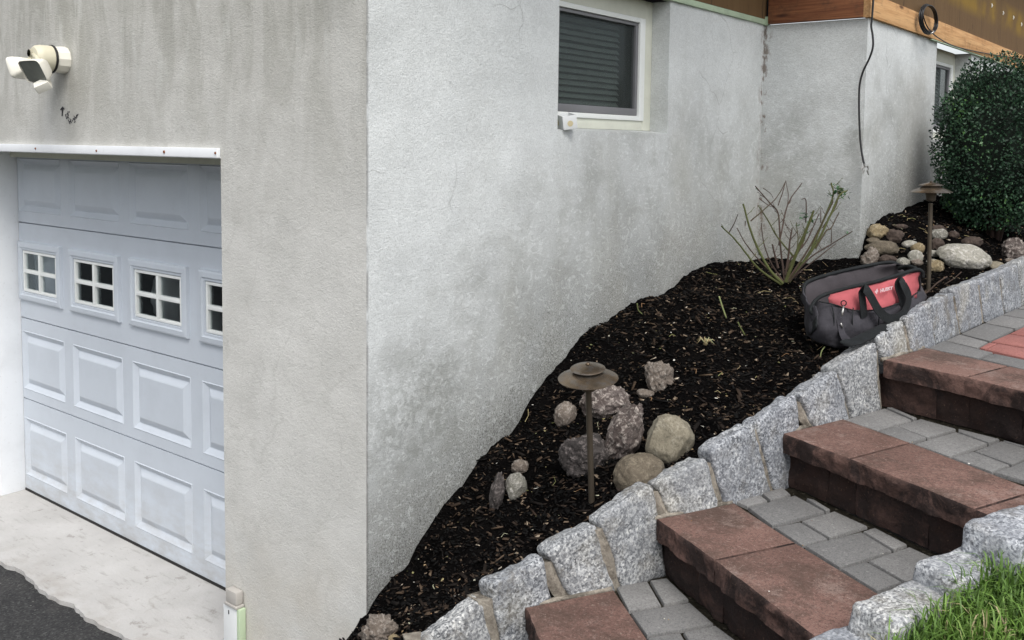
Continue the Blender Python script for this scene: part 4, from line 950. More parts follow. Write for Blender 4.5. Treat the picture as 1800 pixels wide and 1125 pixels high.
# red panel
sheet('red_panel',[
 row([(1456,534,.03),(1500,549,-.012),(1542,547,-.012),(1582,536,-.006),(1612,523,.03)]),
 row([(1456,523,.03),(1500,523,.0),(1540,520,.0),(1582,508,.004),(1614,502,.035)]),
 row([(1463,516,.05),(1500,507,.03),(1540,498,.028),(1580,488,.028),(1620,478,.035)])],M['bagred'],bag,seed=8,wr=.008,label='faded red canvas front panel')
# left end
sheet('end_panel',[
 row([(1450,606,.0),(1425,592,.07),(1418,570,.16)]),
 row([(1440,570,-.0),(1424,560,.08),(1414,540,.18)]),
 row([(1436,540,.03),(1420,532,.10),(1413,505,.20)])],M['baggrey'],bag,seed=12,wr=.012)
# back panel / interior lining
sheet('back_panel',[
 row([(1418,575,.20),(1480,565,.22),(1550,545,.22),(1612,530,.18)]),
 row([(1414,520,.21),(1475,510,.24),(1545,490,.24),(1600,480,.20)]),
 row([(1414,498,.22),(1470,481,.25),(1530,468,.25),(1578,464,.20)])],M['baglight'],bag,seed=17,wr=.006,label='grey inner lining of the open bag')
sheet('end_panel',[
 row([(1624,548,.06),(1628,530,.10),(1625,515,.18)]),
 row([(1618,500,.05),(1616,492,.10),(1600,478,.18)]),
 row([(1620,477,.035),(1604,470,.10),(1578,464,.20)])],M['baglight'],bag,seed=19,wr=.006)
sheet('bag_floor',[row([(1450,604,.01),(1520,590,.01),(1600,562,.02)]),row([(1425,590,.19),(1500,570,.2),(1600,545,.18)])],M['baggrey'],bag,seed=21)
# zipper rims
def rimtube(pts,r,name='zipper_rim',mat='bagblack',par=None,n=10,sm=6):
    mb=MB(); q=spline([bp(*p) for p in pts],sm); mb.tube(q,r,n); return mb.build(name,M[mat],par or bag,smooth=True)
rimtube([(1430,553,.05),(1425,544,.06),(1437,525,.06),(1462,514,.05),(1500,504,.032),(1540,495,.03),(1580,483,.03),(1610,474,.036),(1621,478,.035),(1622,488,.035)],.0075)
rimtube([(1425,560,.13),(1414,525,.20),(1414,502,.22),(1430,491,.235),(1470,479,.25),(1530,466,.25),(1565,461,.22),(1580,466,.2),(1592,474,.16)],.0075)
rimtube([(1580,472,.16),(1596,468,.10),(1610,472,.05)],.008)
# corner folds (black gussets)
sheet('gusset',[row([(1424,556,.12),(1432,552,.05),(1440,545,.02)]),row([(1418,580,.12),(1424,590,.06),(1438,575,-.01)])],M['bagblack'],bag,seed=30)
# handles: flat webbing
def webbing(name,pts,width,mat,par,wdir=None,th=.003,sm=6,**t):
    q=spline([np.array(p) for p in pts],sm); V=[];N=len(q)
    for i,p in enumerate(q):
        tn=q[min(i+1,N-1)]-q[max(i-1,0)]; tn/=np.linalg.norm(tn)+1e-9
        wd=np.cross(tn,wdir if wdir is not None else NB); wd/=np.linalg.norm(wd)+1e-9; nn=np.cross(wd,tn)
        for a_,b_ in ((-1,-1),(1,-1),(1,1),(-1,1)): V.append(p+wd*a_*width/2+nn*b_*th/2)
    Fc=[(4*i+k,4*i+(k+1)%4,4*(i+1)+(k+1)%4,4*(i+1)+k) for i in range(N-1) for k in range(4)]+[(3,2,1,0),tuple(4*(N-1)+k for k in range(4))]
    return mk(name,np.array(V),Fc,mat,par,smooth=50.,**t)
webbing('handle',[bp(1519,558,-.035),bp(1517,535,-.035),bp(1515,513,-.030),bp(1521,508,-.045),bp(1531,522,-.055),bp(1545,546,-.060),bp(1562,560,-.062),bp(1580,557,-.06),bp(1592,544,-.052),bp(1597,522,-.048),bp(1589,502,-.042),bp(1584,494,-.03),bp(1578,500,-.02),bp(1584,520,-.022),bp(1590,545,-.03)],.036,M['bagblack'],bag)
webbing('shoulder_strap',[bp(1475,560,-.03),bp(1482,590,-.045),bp(1500,607,-.05)],.030,M['baggrey'],bag)
webbing('shoulder_strap',[bp(1573,566,-.06),bp(1550,578,-.085),bp(1525,590,-.10),bp(1505,600,-.11),bp(1490,603,-.115),bp(1487,607,-.115)],.048,M['bagblack'],bag,wdir=np.array([.1,-.5,.85]))
# pocket seams and binding
for pts in ([(1500,541,-.032),(1498,560,-.044),(1500,600,-.02)],[(1545,534,-.03),(1545,560,-.040),(1542,596,-.012)],[(1462,535,-.012),(1466,560,-.03),(1463,600,-.015)]):
    rimtube(pts,.0022,'seam','bagblack')
rimtube([(1440,530,.02),(1465,535,-.008),(1505,546,-.03),(1548,543,-.03),(1590,529,-.018),(1614,513,.04)],.0026,'pocket_binding','bagblack')
# clip and ring
rg=MB(); c=bp(1483,533,-.04); ring=[c+RGT*.010*math.cos(a_)+np.array([0,0,.010*math.sin(a_)]) for a_ in np.linspace(0,6.283,17)]; rg.tube(ring,.0022,6); rg.build('ring',M['bagblack'],bag,smooth=True)
cl=MB(); cl.tube([bp(1483,538,-.045),bp(1481,548,-.05),bp(1480,556,-.05)],[.003,.0045,.003],7); cl.tube([bp(1478,568,-.045),bp(1481,576,-.045)],[.003,.0035],6); cl.build('clip',M['metal'],bag,smooth=True)
# lettering HUSKY with small emblem
def textmesh(body,size):
    cu=bpy.data.curves.new('t','FONT'); cu.body=body; cu.size=size; cu.offset=.0012; cu.extrude=.0006; o=bpy.data.objects.new('t',cu); COL.objects.link(o)
    dg=bpy.context.evaluated_depsgraph_get(); me=bpy.data.meshes.new_from_object(o.evaluated_get(dg)); bpy.data.objects.remove(o); return me
me=textmesh('HUSKY',.026); vv=np.array([v_.co for v_ in me.vertices]); ff=[tuple(p_.vertices) for p_ in me.polygons]; vv[:,0]-=vv[:,0].min(); k=vv[:,0].max()
A0=bp(1546,513.5,-.012); A1=bp(1568,508,-.008); u_=(A1-A0); Lw=np.linalg.norm(u_); u_/=Lw; w_=np.array([0,0,1.])-u_*u_[2]; w_/=np.linalg.norm(w_)
V=[A0+u_*p_[0]/k*Lw+w_*p_[1]*.70+NB*(.004+p_[2]) for p_ in vv]; 
mb=MB(); mb.add(V,ff); e0=bp(1539.5,514,-.012)+NB*.004
for s_ in (1.,):
    mb.add([e0+u_*a_+w_*b_ for a_,b_ in ((-.012,.004),(0,.013),(.010,.006),(0,-.004))],[(0,1,2,3)]); mb.add([e0+u_*a_+w_*b_+NB*.0005 for a_,b_ in ((-.004,-.004),(.002,.016),(.006,.014),(.001,-.006))],[(0,1,2,3)])
mb.build('lettering',M['logo'],bag,label='faded pale lettering reading HUSKY with small emblem')

# ================================================================== ROSE BUSH
rb=onbed(1380,508)
rose=empty('rose_bush',rb,'bare thorny rose bush with greenish canes by the stucco inner corner','rose bush')
def rp(x,y): return (1250+x/3.273,300+y/3.273)
canes=[([(412,650),(330,560),(240,380),(185,195)],.0052,1,-.06),([(402,655),(270,560),(150,410),(60,320)],.0038,.9,-.16),([(105,355),(135,300),(155,250)],.0018,.2,-.14),([(425,640),(400,450),(385,250),(340,190),(255,90)],.0034,.25,.08),([(385,200),(410,130),(430,60)],.002,.3,.08),
([(390,430),(440,200),(520,75)],.0028,.3,.14),([(440,200),(443,130),(430,55)],.0016,.3,.14),([(470,490),(380,380),(330,290),(270,200)],.003,.8,.0),([(430,640),(500,450),(560,310),(590,230)],.0060,.85,-.10),([(440,640),(560,480),(640,300),(700,150),(690,70)],.0044,.9,.05),
([(450,640),(600,430),(690,250),(740,140),(785,115)],.0042,.9,-.02),([(450,640),(560,510),(680,430),(810,350)],.0028,.2,-.14),([(430,600),(455,400),(465,330)],.0034,.3,-.03),([(455,400),(480,370),(500,345)],.0018,.2,-.03),([(630,300),(632,260),(630,215)],.002,.3,.04),([(545,300),(545,170),(520,165)],.0022,.2,.06),
([(600,450),(660,350),(690,330),(735,240)],.0028,.6,.1),([(385,560),(370,500),(352,425)],.0042,.2,-.05),([(228,290),(320,210),(380,150),(430,60)],.0022,.6,-.02),([(420,640),(440,560),(520,440),(550,330)],.0034,.7,.12),([(300,100),(340,130),(360,160)],.0014,.2,.08),([(278,160),(330,200),(370,215)],.0016,.2,.08),([(690,415),(693,330)],.0018,.3,-.05),([(197,290),(195,320)],.002,.5,-.05),([(640,330),(720,200),(730,100)],.002,.6,.03),([(425,645),(450,520),(540,420),(620,250)],.003,.4,.1),([(420,645),(340,520),(300,400),(290,300)],.0026,.2,.12),([(430,640),(480,520),(500,400),(490,300)],.0027,.7,.15),([(440,640),(640,480),(720,420)],.0024,.3,.08),([(420,640),(300,540),(200,420),(150,330)],.0026,.5,.1),([(435,640),(560,450),(660,260),(700,180)],.0034,.6,-.12)]
ctips=[]
for pts,r,tn,dep in canes:
    top=min(p_[1] for p_ in pts); q=[]
    for x,y in pts:
        k=(655-y)/600.; jx=.0; Pp=up(*rp(x,y),rb+FWD*dep*k,FWD); q.append(Pp)
    q=spline(q,6); n=len(q); q=[p_+np.array([.002*nz(p_,30,1),.002*nz(p_,30,5),0]) for p_ in q]
    mb=MB(); mb.tube(q,[r*1.45*(1-.45*i/(n-1))*(1+.14*nz((i,r*900,0),1.9)) for i in range(n)],7)
    if r>.0025: # thorns
        for i in range(2,n-1):
            if random.random()<.75:
                a_=random.random()*6.28; d_=RGT*math.cos(a_)+FWD*math.sin(a_)*.6; mb.tube([q[i]+d_*r*.5,q[i]+d_*(r+.005)+np.array([0,0,-.0015])],[.0014,.0002],4)
    if r>.0026:
        for i in range(n//3,n-1,2):
            if random.random()<.55:
                tl=random.uniform(.02,.07); sd=random.choice((-1,1)); d0=RGT*sd*random.uniform(.4,.9)+FWD*random.uniform(-.5,.5)+np.array([0,0,random.uniform(.5,1.)]); d0/=np.linalg.norm(d0); e1=q[i]+d0*tl*.55; e2=q[i]+d0*tl+np.array([0,0,tl*.15])
                mb.tube([q[i],e1,e2],[.0016,.0013,.0009],5); mb.tube([e1,e1+d0*.004+RGT*sd*.004],[.0018,.0006],5); mb.tube([e2-d0*.002,e2+d0*.004],[.0019,.0008],5)
        mb.tube([q[-1]-(q[-1]-q[-2])*.1,q[-1]+(q[-1]-q[-2])*.12],[r*.85,r*.8],7)
        if random.random()<.7: ctips.append(q[-2])
    mk('cane',np.array(mb.v),mb.f,M['cane'],rose,smooth=50.,attr=[min(1,max(0,tn*.72+random.uniform(-.12,.10))) for _ in mb.f])
lf=MB()
def leafat(P_,L,dirv,nrm):
    dirv=dirv/np.linalg.norm(dirv); sd_=np.cross(dirv,nrm); sd_/=np.linalg.norm(sd_)+1e-9; nn=np.cross(sd_,dirv)
    lf.add([P_,P_+dirv*L*.35+sd_*L*.3,P_+dirv*L*.75+sd_*L*.22+nn*L*.05,P_+dirv*L,P_+dirv*L*.75-sd_*L*.22+nn*L*.05,P_+dirv*L*.35-sd_*L*.3,P_+dirv*L*.5-nn*L*.08],[(0,1,6),(1,2,6),(2,3,6),(3,4,6),(4,5,6),(5,0,6)])
for x,y,k,s in [(735,110,11,.030),(760,125,7,.028),(700,130,6,.024),(720,75,3,.022),(680,140,3,.02),(530,255,7,.024),(555,275,6,.024),(490,250,2,.02),(778,112,3,.02),(730,90,5,.026)]:
    for _ in range(k):
        p_=up(*rp(x+random.uniform(-22,22),y+random.uniform(-14,16)),rb+FWD*.03,FWD)+FWD*random.uniform(-.02,.02); leafat(p_,s*random.uniform(.7,1.2),np.array([random.gauss(0,1),random.gauss(0,1),random.gauss(-.1,.5)]),np.array([random.gauss(0,.5),random.gauss(0,.5),1.]))
for c_ in ctips:
    for _ in range(3): leafat(c_+RGT*random.uniform(-.01,.01),random.uniform(.008,.016),np.array([random.gauss(0,1),random.gauss(0,1),random.gauss(.3,.5)]),np.array([random.gauss(0,.5),random.gauss(0,.5),1.]))
lf.build('leaves',M['roseleaf'],rose)

# ================================================================== ROUND SHRUB
sb=np.array([1.03,3.95,1.55]); 
def fitshrub():
    c=np.array([1.05,3.85,0]); r=ray(1757,240); t=(sb[1]-CAM[1])/r[1]; return CAM+t*r
sc_=fitshrub(); sb=np.array([sc_[0],sc_[1],bedz(sc_[0],sc_[1])]); dsh=depth(sc_); 
HR=dsh/F_*108; ztop=up(1745,95,sc_,FWD)[2]; zbot=up(1745,412,sc_,FWD)[2]
shrub=empty('round_shrub',sb,'dense clipped dark green shrub by the half hidden basement window','shrub')
mb=MB()
for k in range(7):
    a_=k*.9; mb.tube([sb+np.array([.02*math.cos(a_),.02*math.sin(a_),-.05]),sb+np.array([.08*math.cos(a_),.08*math.sin(a_),.25]),sb+np.array([.2*math.cos(a_),.2*math.sin(a_),.6])],[.014,.010,.006],6)
mb.build('trunk',M['cane'],shrub,smooth=True)
zc=(ztop+zbot)/2; HH=(ztop-zbot)/2
def srad(d):
    # surface radius factor for direction d
    k=1+.09*fbm(d,2.2,3,3)+.05*nz(d,6,8)
    return k
NL=36000; V=np.zeros((NL*4,3)); tn=np.zeros(NL); 
for i in range(NL):
    d=np.array([random.gauss(0,1) for _ in range(3)]); d/=np.linalg.norm(d)
    t_=random.random()**.22; 
    sh=np.sign(d)*np.abs(d)**.82; sh/=np.linalg.norm(sh)**.6
    cl=fbm(d,7,2,3)
    rad=srad(d)*(t_*.985+.06*cl*(t_>.72))
    p_=np.array([sh[0]*HR*rad,sh[1]*HR*rad,sh[2]*HH*rad*(1.0 if sh[2]>0 else 1.0)])+np.array([sc_[0],sc_[1],zc])
    if random.random()<.004: p_+=d*random.uniform(.01,.05)
    L=random.uniform(.012,.023); ax_=np.array([random.gauss(0,1) for _ in range(3)])+d*.9+np.array([0,0,.3]); ax_/=np.linalg.norm(ax_); s_=np.cross(ax_,np.array([random.gauss(0,1) for _ in range(3)])+d); s_/=np.linalg.norm(s_)+1e-9
    V[4*i]=p_; V[4*i+1]=p_+ax_*L*.5+s_*L*.32; V[4*i+2]=p_+ax_*L; V[4*i+3]=p_+ax_*L*.5-s_*L*.32
    g_=.45+.5*nz(p_,5,1)+random.gauss(0,.2)
    if np.linalg.norm(p_-up(1738,232,sc_-FWD*HR,FWD))<.05: g_+=.6
    tn[i]=min(1,max(0,g_))
mk('crown',V,np.arange(NL*4).reshape(-1,4),M['leaf'],shrub,attr=tn)
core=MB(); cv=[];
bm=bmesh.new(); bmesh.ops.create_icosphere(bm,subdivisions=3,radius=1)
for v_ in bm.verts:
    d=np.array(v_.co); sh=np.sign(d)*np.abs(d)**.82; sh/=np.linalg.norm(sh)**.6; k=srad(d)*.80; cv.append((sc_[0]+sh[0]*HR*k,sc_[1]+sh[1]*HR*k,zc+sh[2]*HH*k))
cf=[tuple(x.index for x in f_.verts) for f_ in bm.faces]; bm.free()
mk('dark_core',np.array(cv),cf,simple('dark_core',(.004,.009,.005),.9),shrub)  # solid near-black core, shade inside the crown put into its colour

# ================================================================== WALL FIXTURES AND SMALL THINGS
# floodlight: base cylinder on the wall, two lamp heads and a motion sensor
fl=empty('floodlight',uy(108,105,0),'cream double floodlight with motion sensor mounted above the garage door','floodlight')
def fp(px,py,y): return uy(px,py,y)
c=fp(114,106,0.); Rr=.058
mb=MB(); mb.lathe((c[0],0,c[2]),[(Rr*1.02,0.),(Rr*1.02,.012),(Rr*.98,.035),(Rr*.95,.055)],12,M=Matrix.Rotation(R_(90),3,'X')); mb.build('mounting_box',M['fixwhite'],fl)
mb=MB(); mb.lathe((c[0],-.055,c[2]),[(Rr*1.05,0.),(Rr*1.08,.004),(Rr*1.05,.010)],40,M=Matrix.Rotation(R_(90),3,'X')); mb.build('gasket',M['rubber'],fl,smooth=True)
mb=MB(); mb.lathe((c[0],-.065,c[2]),[(Rr*1.0,0.),(Rr*1.0,.045),(Rr*.93,.062),(Rr*.78,.072),(.01,.075)],40,M=Matrix.Rotation(R_(90),3,'X')); mb.build('cover',M['fixcream'],fl,smooth=40.)
C0=np.array([c[0],-.13,c[2]])
def head(cx_,cy_,yy,tx,tz,s):
    cc=np.array(fp(cx_,cy_,yy)); q=Matrix.Rotation(R_(tz),3,'Z')@Matrix.Rotation(R_(tx),3,'X')
    h=MB(); a=.075*s;b=.052*s
    prof=[(1.,0),(1.04,.006),(.98,.02),(.80,.045),(.55,.062),(.3,.068)]
    V=[]
    for k,d_ in prof:
        for i in range(24):
            an=2*math.pi*i/24; ca,sa=math.cos(an),math.sin(an); e=.35
            x=a*k*math.copysign(abs(ca)**e,ca); y=b*k*math.copysign(abs(sa)**e,sa); p_=q@Vector((x,y,d_*s)); V.append(cc+np.array(p_))
    Fc=[(24*j+i,24*j+(i+1)%24,24*(j+1)+(i+1)%24,24*(j+1)+i) for j in range(len(prof)-1) for i in range(24)]+[tuple(24*(len(prof)-1)+i for i in range(24))]
    h.add(V,Fc); hh=h.build('lamp_head',M['fixwhite'],fl,smooth=45.)
    l_=MB(); V=[]
    for i in range(24):
        an=2*math.pi*i/24; ca,sa=math.cos(an),math.sin(an); e=.35; V.append(cc+np.array(q@Vector((a*.93*math.copysign(abs(ca)**e,ca),b*.93*math.copysign(abs(sa)**e,sa),.004*s))))
    l_.add(V,[tuple(range(24))[::-1]]); l_.build('lens',M['lens'],hh)
    arm=MB(); arm.tube([cc+np.array(q@Vector((0,0,.06*s))),C0+np.array([-.01,-.005,0.02])],.009,10); arm.tube([C0+np.array([-.01,-.02,.02]),C0+np.array([-.01,.03,.02])],.016,12); arm.build('bracket',M['fixcream'],fl,smooth=True)
head(57,126,-.20,-62,8,.95)
head(33,121,-.17,-72,-62,.9)
mb=MB(); s0=fp(76,150,-.17); q=Matrix.Rotation(R_(-40),3,'Z')@Matrix.Rotation(R_(28),3,'X')@Matrix.Rotation(R_(35),3,'Y')
V=[s0+np.array(q@Vector(p_)) for p_ in [(-.022,-.032,-.018),(.022,-.032,-.018),(.026,.03,-.018),(-.026,.03,-.018),(-.022,-.032,.018),(.022,-.032,.018),(.026,.03,.018),(-.026,.03,.018)]]
mb.add(V,[(3,2,1,0),(4,5,6,7),(0,1,5,4),(1,2,6,5),(2,3,7,6),(3,0,4,7)]); so=bevel(mb.build('motion_sensor',M['fixwhite'],fl),.004)
mb=MB(); mb.add([s0+np.array(q@Vector(p_)) for p_ in [(-.015,-.0335,-.012),(.015,-.0335,-.012),(.015,-.0335,.012),(-.015,-.0335,.012)]],[(0,1,2,3)]); mb.build('sensor_lens',M['lens'],so)
mb=MB(); mb.tube([s0+np.array([0,0,.01]),C0+np.array([0,.01,-.035])],.008,8); mb.build('bracket',M['fixcream'],fl,smooth=True)
# box by the garage opening
c=uy(418,1085,-.03); rx0=uy(401,1085,-.05)[0]; 
jb=empty('cable_box',(-.72,0,.1),'white plastic box with grey cap fixed low on the wall beside the garage opening','plastic box')
mb=MB(); mb.box((-.755,-.032,.085),(-.672,-.0025,.245)); bevel(mb.build('housing',M['boxwhite'],jb),.004)
mb=MB(); mb.box((-.6715,-.031,.09),(-.655,-.0028,.248)); bevel(mb.build('side_cover',M['boxgreen'],jb),.002)
mb=MB(); mb.box((-.735,-.036,.260),(-.668,-.0028,.312)); co=bevel(mb.build('cap',M['capgrey'],jb),.008); mb=MB(); mb.box((-.739,-.039,.249),(-.664,-.0027,.260)); bevel(mb.build('cap_rim',M['capgrey'],co),.003)
mb=MB(); mb.box((-.722,-.0335,.215),(-.717,-.0315,.230)); mb.build('slot',M['ink'],jb)
# stone at the foot of box
def wstone():
    bm=bmesh.new(); bmesh.ops.create_icosphere(bm,subdivisions=3,radius=1); V=[]
    for v_ in bm.verts:
        d=np.array(v_.co); k=1+.22*fbm(d,1.8,4,4); V.append((-.70+d[0]*.075*k,-.12+d[1]*.06*k,.045+d[2]*.055*k))
    Fc=[tuple(x.index for x in f_.verts) for f_ in bm.faces]; bm.free(); mk('rock',np.array(V),Fc,M['granite'],None,smooth=True,label='grey rock on the ground under the white plastic box',cat='rock')
wstone()
# device box on the window sill
sbx=empty('junction_box',(-.02,1.06,WZ0),'white electrical box with yellow knockouts on the basement window sill','junction box')
mb=MB(); 
Cq=np.array([-.012,1.105,WZ0+.036]); qb=Matrix.Rotation(R_(12),3,'X')@Matrix.Rotation(R_(-38),3,'Z')
def bx(x,y,z): return Cq+np.array(qb@Vector((x,y,z)))
ou=[(-.050,-.030),(.050,-.030),(.050,.030),(-.050,.030)]; inn=[(-.045,-.025),(.045,-.025),(.045,.025),(-.045,.025)]
V=[bx(x,y,-.028) for x,y in ou]+[bx(x,y,.028) for x,y in ou]+[bx(x,y,.028) for x,y in inn]+[bx(x,y,-.022) for x,y in inn]
F_q=[(3,2,1,0)]+[(k,(k+1)%4,4+(k+1)%4,4+k) for k in range(4)]+[(4+k,4+(k+1)%4,8+(k+1)%4,8+k) for k in range(4)]+[(8+k,8+(k+1)%4,12+(k+1)%4,12+k) for k in range(4)]+[(12,13,14,15)]
mb.add(V,F_q); bevel(mb.build('housing',M['boxwhite'],sbx),.003)
for x,y,ax_ in ((-.02,-.0312,'y'),(.0512,.0,'x')):
    mb=MB(); ring=[]
    for i in range(16):
        an=i/16*6.283; ring.append(bx(x+(.012*math.cos(an) if ax_=='y' else 0),y+(.012*math.cos(an) if ax_=='x' else 0),-.004+.012*math.sin(an)))
    mb.add(ring,[tuple(range(16)) if ax_=='y' else tuple(range(16))]); mb.build('knockout',M['knock'],sbx)
# hanging cable along the corner, with two connectors
pts=[(1536,-40),(1535,0),(1533,30),(1531.5,46),(1534,62),(1534.5,82),(1528,103),(1517,126),(1511,150),(1510,185),(1511,225),(1513,255),(1517,280),(1521,294)]
q=[uy(x,y,2.925) for x,y in pts]; q=spline(q,5)
cbl=empty('hanging_cable',q[-1],'black coaxial cable hanging down the stucco corner with bare metal connectors','cable')
mb=MB(); mb.tube(q,.0055,8); mb.build('cable',M['cable'],cbl,smooth=True)
e=q[-1]
for dx,dz,lx,lz in ((-.008,-.012,-.012,-.035),(.012,-.015,.020,-.04),(.0,.0,-.006,.018),(.012,.008,.018,-.012),(-.01,.002,-.02,-.012)):
    mb=MB(); a_=e+RGT*dx+np.array([0,0,dz]); b_=e+RGT*lx+np.array([0,0,lz]); mb.tube([a_,a_*.5+b_*.5,a_*.49+b_*.51,b_],[.0065,.0065,.0045,.0045],6); mb.build('connector',M['metal'],cbl)
# cable coil on the sill board, tail running right
cc=ux(1630,34,.62); u1=np.array([0,1.,0]); 
coil=empty('cable_coil',cc,'coil of black cable hanging on the orange pine board','cable coil')
cen=up(1630,34,cc,FWD); 
def cp2(an,rx,ry): 
    x=1630+rx*math.cos(an)+2.0*math.sin(an)*-1; y=34-ry*math.sin(an); return ux(x,y,.62)
mb=MB()
for k in range(7):
    ox=.004*(k%3)-.004; rr=1+.05*nz((k,0,0),1.7)-.02*(k//3)
    ring=[cp2(an,13.6*rr,25.3*rr)+np.array([.008*(k//3)+.003*nz((an,k,0),.8),.002*nz((an,k,3),.9),.004*nz((an,k,5),.9)]) for an in np.linspace(0,2*math.pi,41)]
    mb.tube(ring,.0046,6,caps=False)
mb.build('loops',M['cable'],coil,smooth=True)
mb=MB(); tie=ux(1637.5,57,.64); mb.tube([tie+np.array([.0,-.018,-.010]),tie+np.array([.012,.0,.002]),tie+np.array([0,.02,.014])],.005,6); mb.build('tie',M['metal'],coil,smooth=True)
mb=MB(); q=spline([ux(1622,25,.635),ux(1628,43,.64),ux(1637,56,.635),ux(1650,67,.62),ux(1672,79,.605),ux(1700,87,.60),ux(1740,95,.60),ux(1790,103,.60),ux(1840,110,.60)],6); mb.tube(q,.0038,7); mb.build('tail',M['cable'],coil,smooth=True)
# pale and grey shapes added behind the garage door panes
def blob(name,c,s,mat,label,cat,seed):
    bm=bmesh.new(); bmesh.ops.create_icosphere(bm,subdivisions=4,radius=1); V=[]
    for v_ in bm.verts:
        d=np.array(v_.co); k=1+.16*fbm(d,1.6,seed,4)-.10*abs(nz(d,5,seed)); V.append((c[0]+d[0]*s[0]*k,c[1]+d[1]*s[1]*k,c[2]+d[2]*s[2]*k))
    Fc=[tuple(x.index for x in f_.verts) for f_ in bm.faces]; bm.free(); mk(name,np.array(V),Fc,mat,None,smooth=True,label=label,cat=cat)
blob('pane_shape',(-2.38,.80,1.14),(.15,.12,.22),M['shapewhite'],'crumpled white shape seen through the second garage door window','sack',2)
blob('pane_shape',(-2.05,.75,1.02),(.13,.1,.10),M['shapewhite'],'small pale shape seen low in the third garage door window','sack',5)
t=MB(); t.box((-3.2,.42,1.0),(-2.72,.44,1.5)); t.build('pane_sheet',M['palesheet'],label='grey sheet added behind the leftmost garage door window',cat='board')
t=MB(); t.box((-2.10,.60,1.28),(-1.88,.62,1.5)); t.build('pane_sheet',M['palesheet'],label='pale sheet added behind the third garage door window',cat='board')

# ================================================================== LOOSE STUFF
def inbed(x,y): 
    return x<np.interp(y,CURB[:,1],CURB[:,0])-.10 and x>(0.01 if y<3 else .60)
def chips(N,xr,yr,lmin,lmax,wr,mat,name,label,tonef,seed,up_=.35):
    rs=np.random.default_rng(seed); pts=[]
    while len(pts)<N:
        x=rs.uniform(*xr); y=rs.uniform(*yr)
        if inbed(x,y): pts.append((x,y))
    pts=np.array(pts); z=np.concatenate([bedz0(pts[k:k+4000,0],pts[k:k+4000,1]) for k in range(0,N,4000)])
    z+=np.array([.022*fbm((x,y,0),5,1,3)+.010*nz((x,y,0),22,4)+.006*nz((x,y,0),60,9) for x,y in pts])
    V=np.zeros((N*8,3)); F0=np.array([(3,2,1,0),(4,5,6,7),(0,1,5,4),(1,2,6,5),(2,3,7,6),(3,0,4,7)]); Fs=np.zeros((N*6,4),int); tn=np.zeros(N*6)
    for i in range(N):
        L=rs.uniform(lmin,lmax)*(.5+rs.random()); W_=L*rs.uniform(*wr); T=L*.10
        a=rs.random()*6.283; d=np.array([math.cos(a),math.sin(a),rs.normal()*up_]); d/=np.linalg.norm(d); n_=np.array([rs.normal()*up_,rs.normal()*up_,1.]); s=np.cross(n_,d); s/=np.linalg.norm(s); n_=np.cross(d,s)
        c=np.array([pts[i,0],pts[i,1],z[i]+T*.5+.002])
        k=.55+.3*rs.random()
        V[8*i:8*i+8]=[c-d*L/2-s*W_*k/2-n_*T/2,c+d*L*.4-s*W_/2-n_*T/2,c+d*L/2+s*W_*.3-n_*T/2,c-d*L*.3+s*W_/2-n_*T/2,c-d*L/2-s*W_*k/2+n_*T/2,c+d*L*.4-s*W_/2+n_*T/2,c+d*L/2+s*W_*.3+n_*T/2,c-d*L*.3+s*W_/2+n_*T/2]
        Fs[6*i:6*i+6]=F0+8*i; tn[6*i:6*i+6]=tonef(rs)
    mk(name,V,Fs,mat,None,attr=tn,label=label,cat='ground litter',kind='stuff')
chips(15000,(0,1.25),(-.35,2.2),.006,.019,(.25,.6),M['chips'],'mulch_chips','dark shredded bark chips covering the near part of the bed',lambda r:min(1,r.random()**1.5),3)
chips(7000,(0,1.5),(2.2,6.5),.008,.024,(.25,.6),M['chips'],'mulch_chips','dark shredded bark chips covering the far part of the bed',lambda r:min(1,r.random()**1.3),4)
chips(1300,(0,1.25),(-.35,2.4),.016,.042,(.12,.3),M['chips'],'mulch_shreds','long shredded strips of brown bark lying on top of the mulch',lambda r:.45+.5*r.random(),13,.45)
chips(520,(0,1.25),(-.35,4.5),.004,.012,(.4,.8),M['litter'],'pale_litter','pale specks and dry leaf crumbs scattered on the mulch',lambda r:r.random(),9,.3)
# straws and cut green stems
sw=MB(); rs=random.Random(3); tnl=[]
for k in range(60):
    for _ in range(50):
        x,y=rs.uniform(.02,1.15),rs.uniform(0,3.6)
        if inbed(x,y): break
    a=rs.random()*6.28; L=rs.uniform(.02,.07); n0=len(sw.f); z=bedz(x,y)+.006
    sw.tube([(x,y,z),(x+L*.5*math.cos(a),y+L*.5*math.sin(a),bedz(x+L*.5*math.cos(a),y+L*.5*math.sin(a))+.012),(x+L*math.cos(a+.3),y+L*math.sin(a+.3),bedz(x+L*math.cos(a),y+L*math.sin(a))+.006)],rs.uniform(.0006,.0014),4); tnl+=[rs.choice([.3,.4,.55,.7,.05])]*(len(sw.f)-n0)
mk('dry_straws',np.array(sw.v),sw.f,M['litter'],None,attr=tnl,label='thin dry straws scattered over the mulch',cat='ground litter',kind='stuff')
def stem(pts,r,label,tone=.8,name='cut_stem'):
    b=onbed(*pts[0]); q=[b]+[up(x,y,b,FWD) for x,y in pts[1:]]; mb=MB(); mb.tube(spline(q,4),r,6); mk(name,np.array(mb.v),mb.f,M['cane'],None,smooth=True,attr=[tone]*len(mb.f),label=label,cat='stem',org=b)
stem([(1277,560),(1270,540),(1264,521)],.0035,'pale green cut stem standing up left of the rose bush',1.)
stem([(1310,590),(1302,576),(1297,566)],.003,'short green cut stem in the mulch centre',.8)
stem([(1442,628),(1444,618),(1450,609)],.0025,'small forked pale green sprig in front of the tool bag',1.)
stem([(1130,553),(1122,545),(1120,533)],.003,'green stub beside the stucco wall foot',.8)
stem([(1375,706),(1400,700)],.003,'thin grey twig lying over the curb edge',.3)
